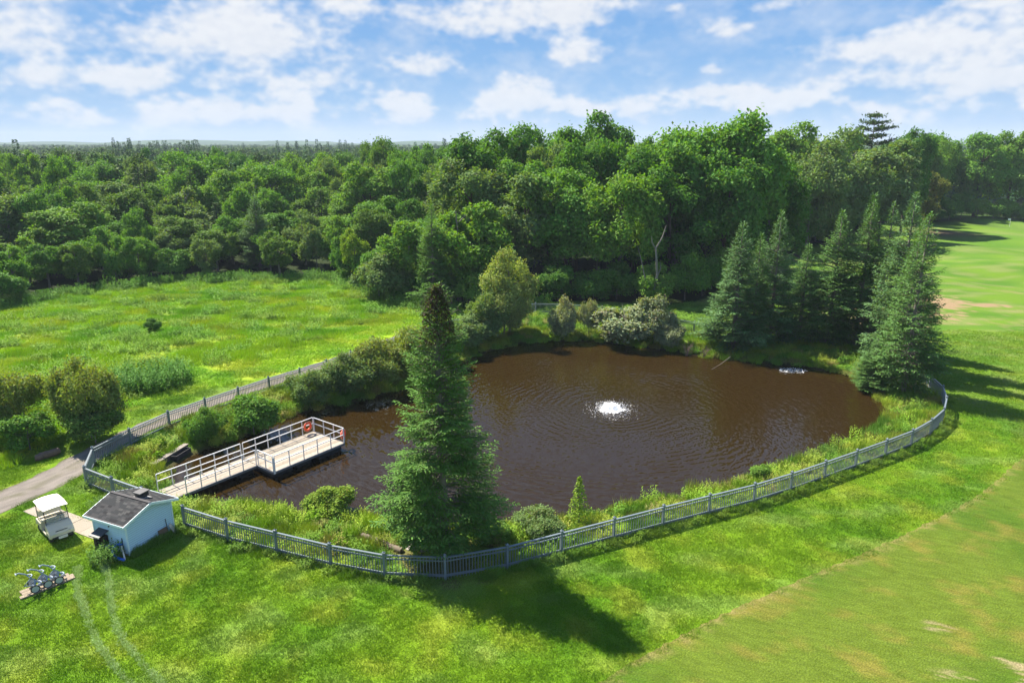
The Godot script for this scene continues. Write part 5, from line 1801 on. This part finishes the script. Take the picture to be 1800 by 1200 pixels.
	for q in [[-72.5, -158.0, 17.5], [-66.0, -162.0, 16.6], [-50.0, -150.0, 15.0]]:
		tree("broadleaf_tree", "ash", 2, "green", q[0], q[1], q[2], 13.0, "feathery green crown deep in the wood beyond the meadow", "tree", "feathery crowns deep in the left wood")
	for q in range(6, 20):
		var a := wood_edge[q]
		var e := wood_edge[q + 1]
		var n := int(a.distance_to(e) / 3.6)
		for k in n:
			var f := (k + 0.5 + 0.3 * nz.get_noise_1d(k * 7.7 + q)) / n
			var p := a.lerp(e, f) + Vector2(0, -1.2 + 1.6 * nz.get_noise_1d(k * 3.3 + q * 9.0))
			var place: String = "leafy undergrowth shrub where the meadow's right end meets the tall wood" if q < 9 else ("leafy undergrowth shrub at the wood's foot right behind the far fence" if q < 12 else ("dark undergrowth shrub at the wood's edge seen behind the firs" if q < 17 else "dark undergrowth shrub under the trees along the distant green"))
			tree("shrub", "shrub", (k + q) % 3, ["deep", "dark", "green", "dark", "fresh"][(k * 3 + q) % 5], p.x, p.y, 4.6 + 2.4 * nz.get_noise_1d(k * 5.1 + q * 3.0), 5.6, place, "bush", place.replace("shrub", "shrubs"))
	# the rest of the wood, a jittered stand
	var r := RandomNumberGenerator.new()
	r.seed = 404
	var broad := tree_spots.size()
	var z := -78.0
	var cells: Array = []
	while z > -206.0:
		var x := z * 0.74 - 6.0
		while x < -z * 0.74 + 8.0:
			cells.append(Vector2(x + r.randf_range(-2.4, 2.4), z + r.randf_range(-2.0, 2.0)))
			x += 5.9
		z -= 5.2
	var count := 0
	var extra: Array = []
	for p in cells:
		if not Geometry2D.is_point_in_polygon(p, wood_poly): continue
		var d: float = -p.y
		var t: float = p.x / d
		var e := line_dist(p, wood_edge)
		var zone := 0 if t < -0.20 else (1 if t < -0.08 else (2 if t < 0.42 else 3))
		var h := 10.0
		var wide := 8.0
		var kind := "maple"
		var look: String = ["deep", "dark", "green", "green", "fresh", "grey", "olive"][r.randi() % 7]
		var u := r.randf()
		if zone == 0 and look == "deep": look = "fresh"
		if e < 1.0: continue
		if zone == 0:
			if e < 6.5:
				kind = "shrub" if u < 0.85 else "rusty"
				h = r.randf_range(3.4, 6.4) + e * 0.3
				if u < 0.3:
					kind = "poplar"
					h += 1.8
				wide = r.randf_range(5.0, 7.0) * (0.75 if kind == "poplar" else 1.0)
				look = ["olive", "green", "fresh", "grey", "green", "dark"][r.randi() % 6]
			else:
				h = minf(6.5 + (e - 6.0) * 0.24, 16.0) * r.randf_range(0.68, 1.2)
				wide = r.randf_range(6.5, 12.0) if e > 16.0 else r.randf_range(5.5, 8.5)
				kind = ["maple", "poplar", "ash", "maple", "poplar", "ash"][r.randi() % 6]
				if kind == "poplar": wide *= 0.75
				if u < 0.09 and e > 10.0: kind = "far_conifer"; h *= 1.15; wide = 5.0
			h = minf(h, 19.3 - d * 0.006)
		elif zone == 1:
			h = minf(8.0 + e * 0.32, 18.0) * r.randf_range(0.85, 1.12)
			if e < 4.0: h = r.randf_range(4.0, 7.0)
			wide = r.randf_range(6.5, 9.0)
			kind = ["poplar", "maple", "ash"][r.randi() % 3]
			h = minf(h, 19.6 + d * 0.004)
		else:
			if e < 4.5: h = r.randf_range(7.0, 12.0)
			else: h = r.randf_range(17.0, 21.5)
			wide = r.randf_range(8.5, 11.5)
			kind = ["maple", "maple", "ash"][r.randi() % 3]
			h = minf(h, 20.0 + d * (0.011 if zone == 2 else 0.012))
			if zone == 2 and e > 34.0: continue      # behind the front rows nothing shows
			if zone == 3 and d > 186.0 and e < 8.0: h = r.randf_range(17.0, 22.0)
		var clash := false
		for s in tree_spots:
			if Vector2(s.x, s.y).distance_to(p) < (s.z + wide * 0.5) * 0.56:
				clash = true
				break
		if clash: continue
		if kind in ["shrub", "rusty"]:
			tree("shrub", kind, r.randi() % 3, look, p.x, p.y, h, wide, "leafy shrub in the hedge-like fringe between the meadow and the left wood", "bush", "fringe shrubs beyond the meadow")
			continue
		if kind == "far_conifer":
			tree("conifer", kind, r.randi() % 3, "far", p.x, p.y, h, wide, "dark narrow conifer among the broadleaved trees of the left wood", "tree", "conifers in the left wood")
			continue
		if count > 262 or d > 190.0 and zone < 2:
			extra.append([kind, r.randi() % 3, p, h, wide, look])
			continue
		count += 1
		var shade: String = {"deep": "deep green", "dark": "dark green", "green": "mid-green", "fresh": "fresh green", "grey": "greyish green", "olive": "olive green"}[look]
		var row: String = "front row" if e < 14.0 else ("second rank" if e < 30.0 else "back rows")
		var where: String = ["wood beyond the left end of the meadow" if t < -0.53 else ("wood beyond the middle of the meadow" if t < -0.36 else "wood beyond the right end of the meadow"), "slope between low and tall wood", "tall wood behind the left half of the pond" if t < 0.12 else "tall wood behind the right half of the pond", "wood along the distant green"][zone]
		var make: String = {"maple": "round-crowned", "ash": "feathery", "poplar": "narrow"}[kind]
		var label := "%s %s tree, %s, %s" % [shade, make, row, where]
		tree("broadleaf_tree", kind, r.randi() % (5 if kind == "maple" else 3), look, p.x, p.y, h, wide, label, "tree", label.replace("tree", "trees"))
	# everything farther off reads as one mass
	var far := stuff("far_forest", "unbroken mixed forest stretching to the horizon beyond the near trees", "forest")
	var sets := {}
	for e in extra:
		var g := grow(e[0], e[1])
		var key := "%s%d" % [e[0], e[1]]
		if not sets.has(key): sets[key] = [g, [], []]
		var s: float = e[4] / 2.0 / g[3]
		sets[key][1].append(set_down(e[2].x, e[2].y, r.randf() * TAU, s, e[3] / g[2]))
		sets[key][2].append(tint(e[5]).albedo_color.srgb_to_linear())
	var lowb: Array = []
	for v in 4:
		var b := Buf.new()
		var rr := RandomNumberGenerator.new()
		rr.seed = 900 + v
		crown(b, rr, 5.0, 2.0, 15.0, 13, 11, 10, 0.85)
		lowb.append(b)
	z = -168.0
	var far_sets: Array = [[], [], [], [], [], []]
	var far_cols: Array = [[], [], [], [], [], []]
	while z > -2900.0:
		var step := 7.5 + maxf(0.0, -z - 300.0) * 0.0125
		var x := z * 0.76 - 10.0
		while x < -z * 0.76 + 10.0:
			var px := x + r.randf_range(-0.45, 0.45) * step
			var pz := z + r.randf_range(-0.45, 0.45) * step
			x += step
			var t := px / -pz
			if pz > -206.0 and t > -0.22: continue
			if t > -0.1 and pz > -230.0: continue
			if not Geometry2D.is_point_in_polygon(Vector2(px, pz), wood_poly): continue
			var n := nz.get_noise_2d(px * 0.012, pz * 0.012)
			var conifer := r.randf() < 0.12 + clampf(n * 1.3, 0.0, 0.75)
			var h := r.randf_range(12.0, 16.5) + n * 2.0
			var big := maxf(1.0, step / 8.6)
			if conifer:
				var k := 4 + r.randi() % 2
				var hh := (h + 1.0) if r.randf() < 0.93 else h + 3.5
				if pz < -280.0 and pz > -620.0 and (t > -0.55 and t < -0.42 or t > -0.32 and t < -0.21 or t > -0.16 and t < -0.07) and r.randf() < 0.22: hh = r.randf_range(19.5, 23.5)
				far_sets[k].append(Transform3D(Basis(Vector3.UP, r.randf() * TAU).scaled_local(Vector3(big * 1.35, hh / 16.0, big * 1.35)), Vector3(px, 0, pz)))
				far_cols[k].append(Color(0.060, 0.150, 0.062) * r.randf_range(0.8, 1.3))
			else:
				var k := r.randi() % 4
				far_sets[k].append(Transform3D(Basis(Vector3.UP, r.randf() * TAU).scaled_local(Vector3(big * r.randf_range(0.85, 1.15), h / 15.0, big)), Vector3(px, 0, pz)))
				var c := Color(0.095, 0.215, 0.040).lerp(Color(0.150, 0.275, 0.055), r.randf()).lerp(Color(0.11, 0.155, 0.055), r.randf() * 0.5)
				far_cols[k].append(c * r.randf_range(0.8, 1.15))
		z -= step
	var leafm := foliage(1, 1, 1)
	for key in sets:
		var m: ArrayMesh = sets[key][0][1].duplicate()
		m.surface_set_material(0, leafm)
		scatter(far, "crowns", m, sets[key][1], sets[key][2])
	for k in 4: scatter(far, "crowns", lowb[k].mesh(leafm), far_sets[k], far_cols[k])
	for k in 2:
		var m: ArrayMesh = grow("far_conifer", k)[1].duplicate()
		m.surface_set_material(0, leafm)
		scatter(far, "conifer_crowns", m, far_sets[4 + k], far_cols[4 + k])
	# a low wooded rise on the horizon
	var hb := Buf.new()
	for j in 9:
		for k in 161:
			var x := -4200.0 + k * 52.5
			var zz := -3000.0 - j * 160.0
			var y := 20.0 * sin(PI * clampf(j / 8.0, 0.0, 1.0)) * (0.7 + 0.8 * nz.get_noise_2d(x * 0.0016, 3.0)) + 11.0 + nz.get_noise_2d(x * 0.02, zz * 0.02) * 2.5
			hb.v.append(Vector3(x, y if j > 0 else 0.0, zz))
			hb.c.append(Color(0.045, 0.085, 0.025) * (1.0 + 0.4 * nz.get_noise_2d(x * 0.05, zz * 0.05)))
	for j in 8:
		for k in 160:
			var a := j * 161 + k
			hb.i.append_array(PackedInt32Array([a, a + 161, a + 162, a, a + 162, a + 1]))
	structure("hills", hb.mesh(paint(1, 1, 1, 0.9, 0.0, 0.1)))

# ---------------------------------------------------------------- the scene
func _ready() -> void:
	var cam := Camera3D.new()
	cam.name = "camera"
	cam.position = Vector3(0, 20, 0)
	cam.rotation_degrees = Vector3(-15.557, 0, 0)
	cam.fov = 51.282
	cam.near = 0.1
	cam.far = 9000.0
	add_child(cam)
	nz.noise_type = FastNoiseLite.TYPE_SIMPLEX_SMOOTH
	nz.frequency = 1.0
	nz.fractal_type = FastNoiseLite.FRACTAL_NONE
	nz.seed = 11
	nb.noise_type = FastNoiseLite.TYPE_SIMPLEX_SMOOTH
	nb.frequency = 1.0
	nb.fractal_type = FastNoiseLite.FRACTAL_FBM
	nb.fractal_octaves = 4
	nb.fractal_gain = 0.52
	nb.seed = 5
	var env := Environment.new()
	env.background_mode = Environment.BG_SKY
	var sky := Sky.new()
	var sm := PanoramaSkyMaterial.new()
	sm.panorama = make_sky()
	sky.sky_material = sm
	env.sky = sky
	env.background_energy_multiplier = 0.60
	env.tonemap_mode = Environment.TONE_MAPPER_LINEAR
	env.tonemap_exposure = 2.65
	env.sdfgi_enabled = true
	env.ssao_enabled = true
	env.ssil_enabled = true
	if HAZE > 0.0:
		env.fog_enabled = true
		env.fog_density = HAZE
		env.fog_light_color = Color(0.86, 0.92, 1.0)
	var we := WorldEnvironment.new()
	we.name = "world_environment"
	we.environment = env
	add_child(we)
	var sun := DirectionalLight3D.new()
	sun.name = "sun"
	sun.light_energy = 1.6
	sun.light_color = Color(1.0, 0.965, 0.90)
	sun.light_angular_distance = 0.5
	sun.shadow_enabled = true
	add_child(sun)
	sun.look_at_from_position(Vector3.ZERO, Vector3(8.5, -13.7, 7.1), Vector3.UP)
	bark = paint(0.075, 0.055, 0.040, 0.9)
	bark_grey = paint(0.165, 0.145, 0.125, 0.9)
	green_mat = foliage(1, 1, 1, 0.6, 0.6, 0.25)
	lay_out()
	make_ground()
	make_water()
	make_walkway()
	make_fence()
	make_shed()
	make_dock()
	make_cart()
	make_pull_carts()
	make_fountain()
	make_glint_patch()
	make_loose()
	make_named_plants()
	make_wood()
	make_grass()

const HAZE := 0.00017
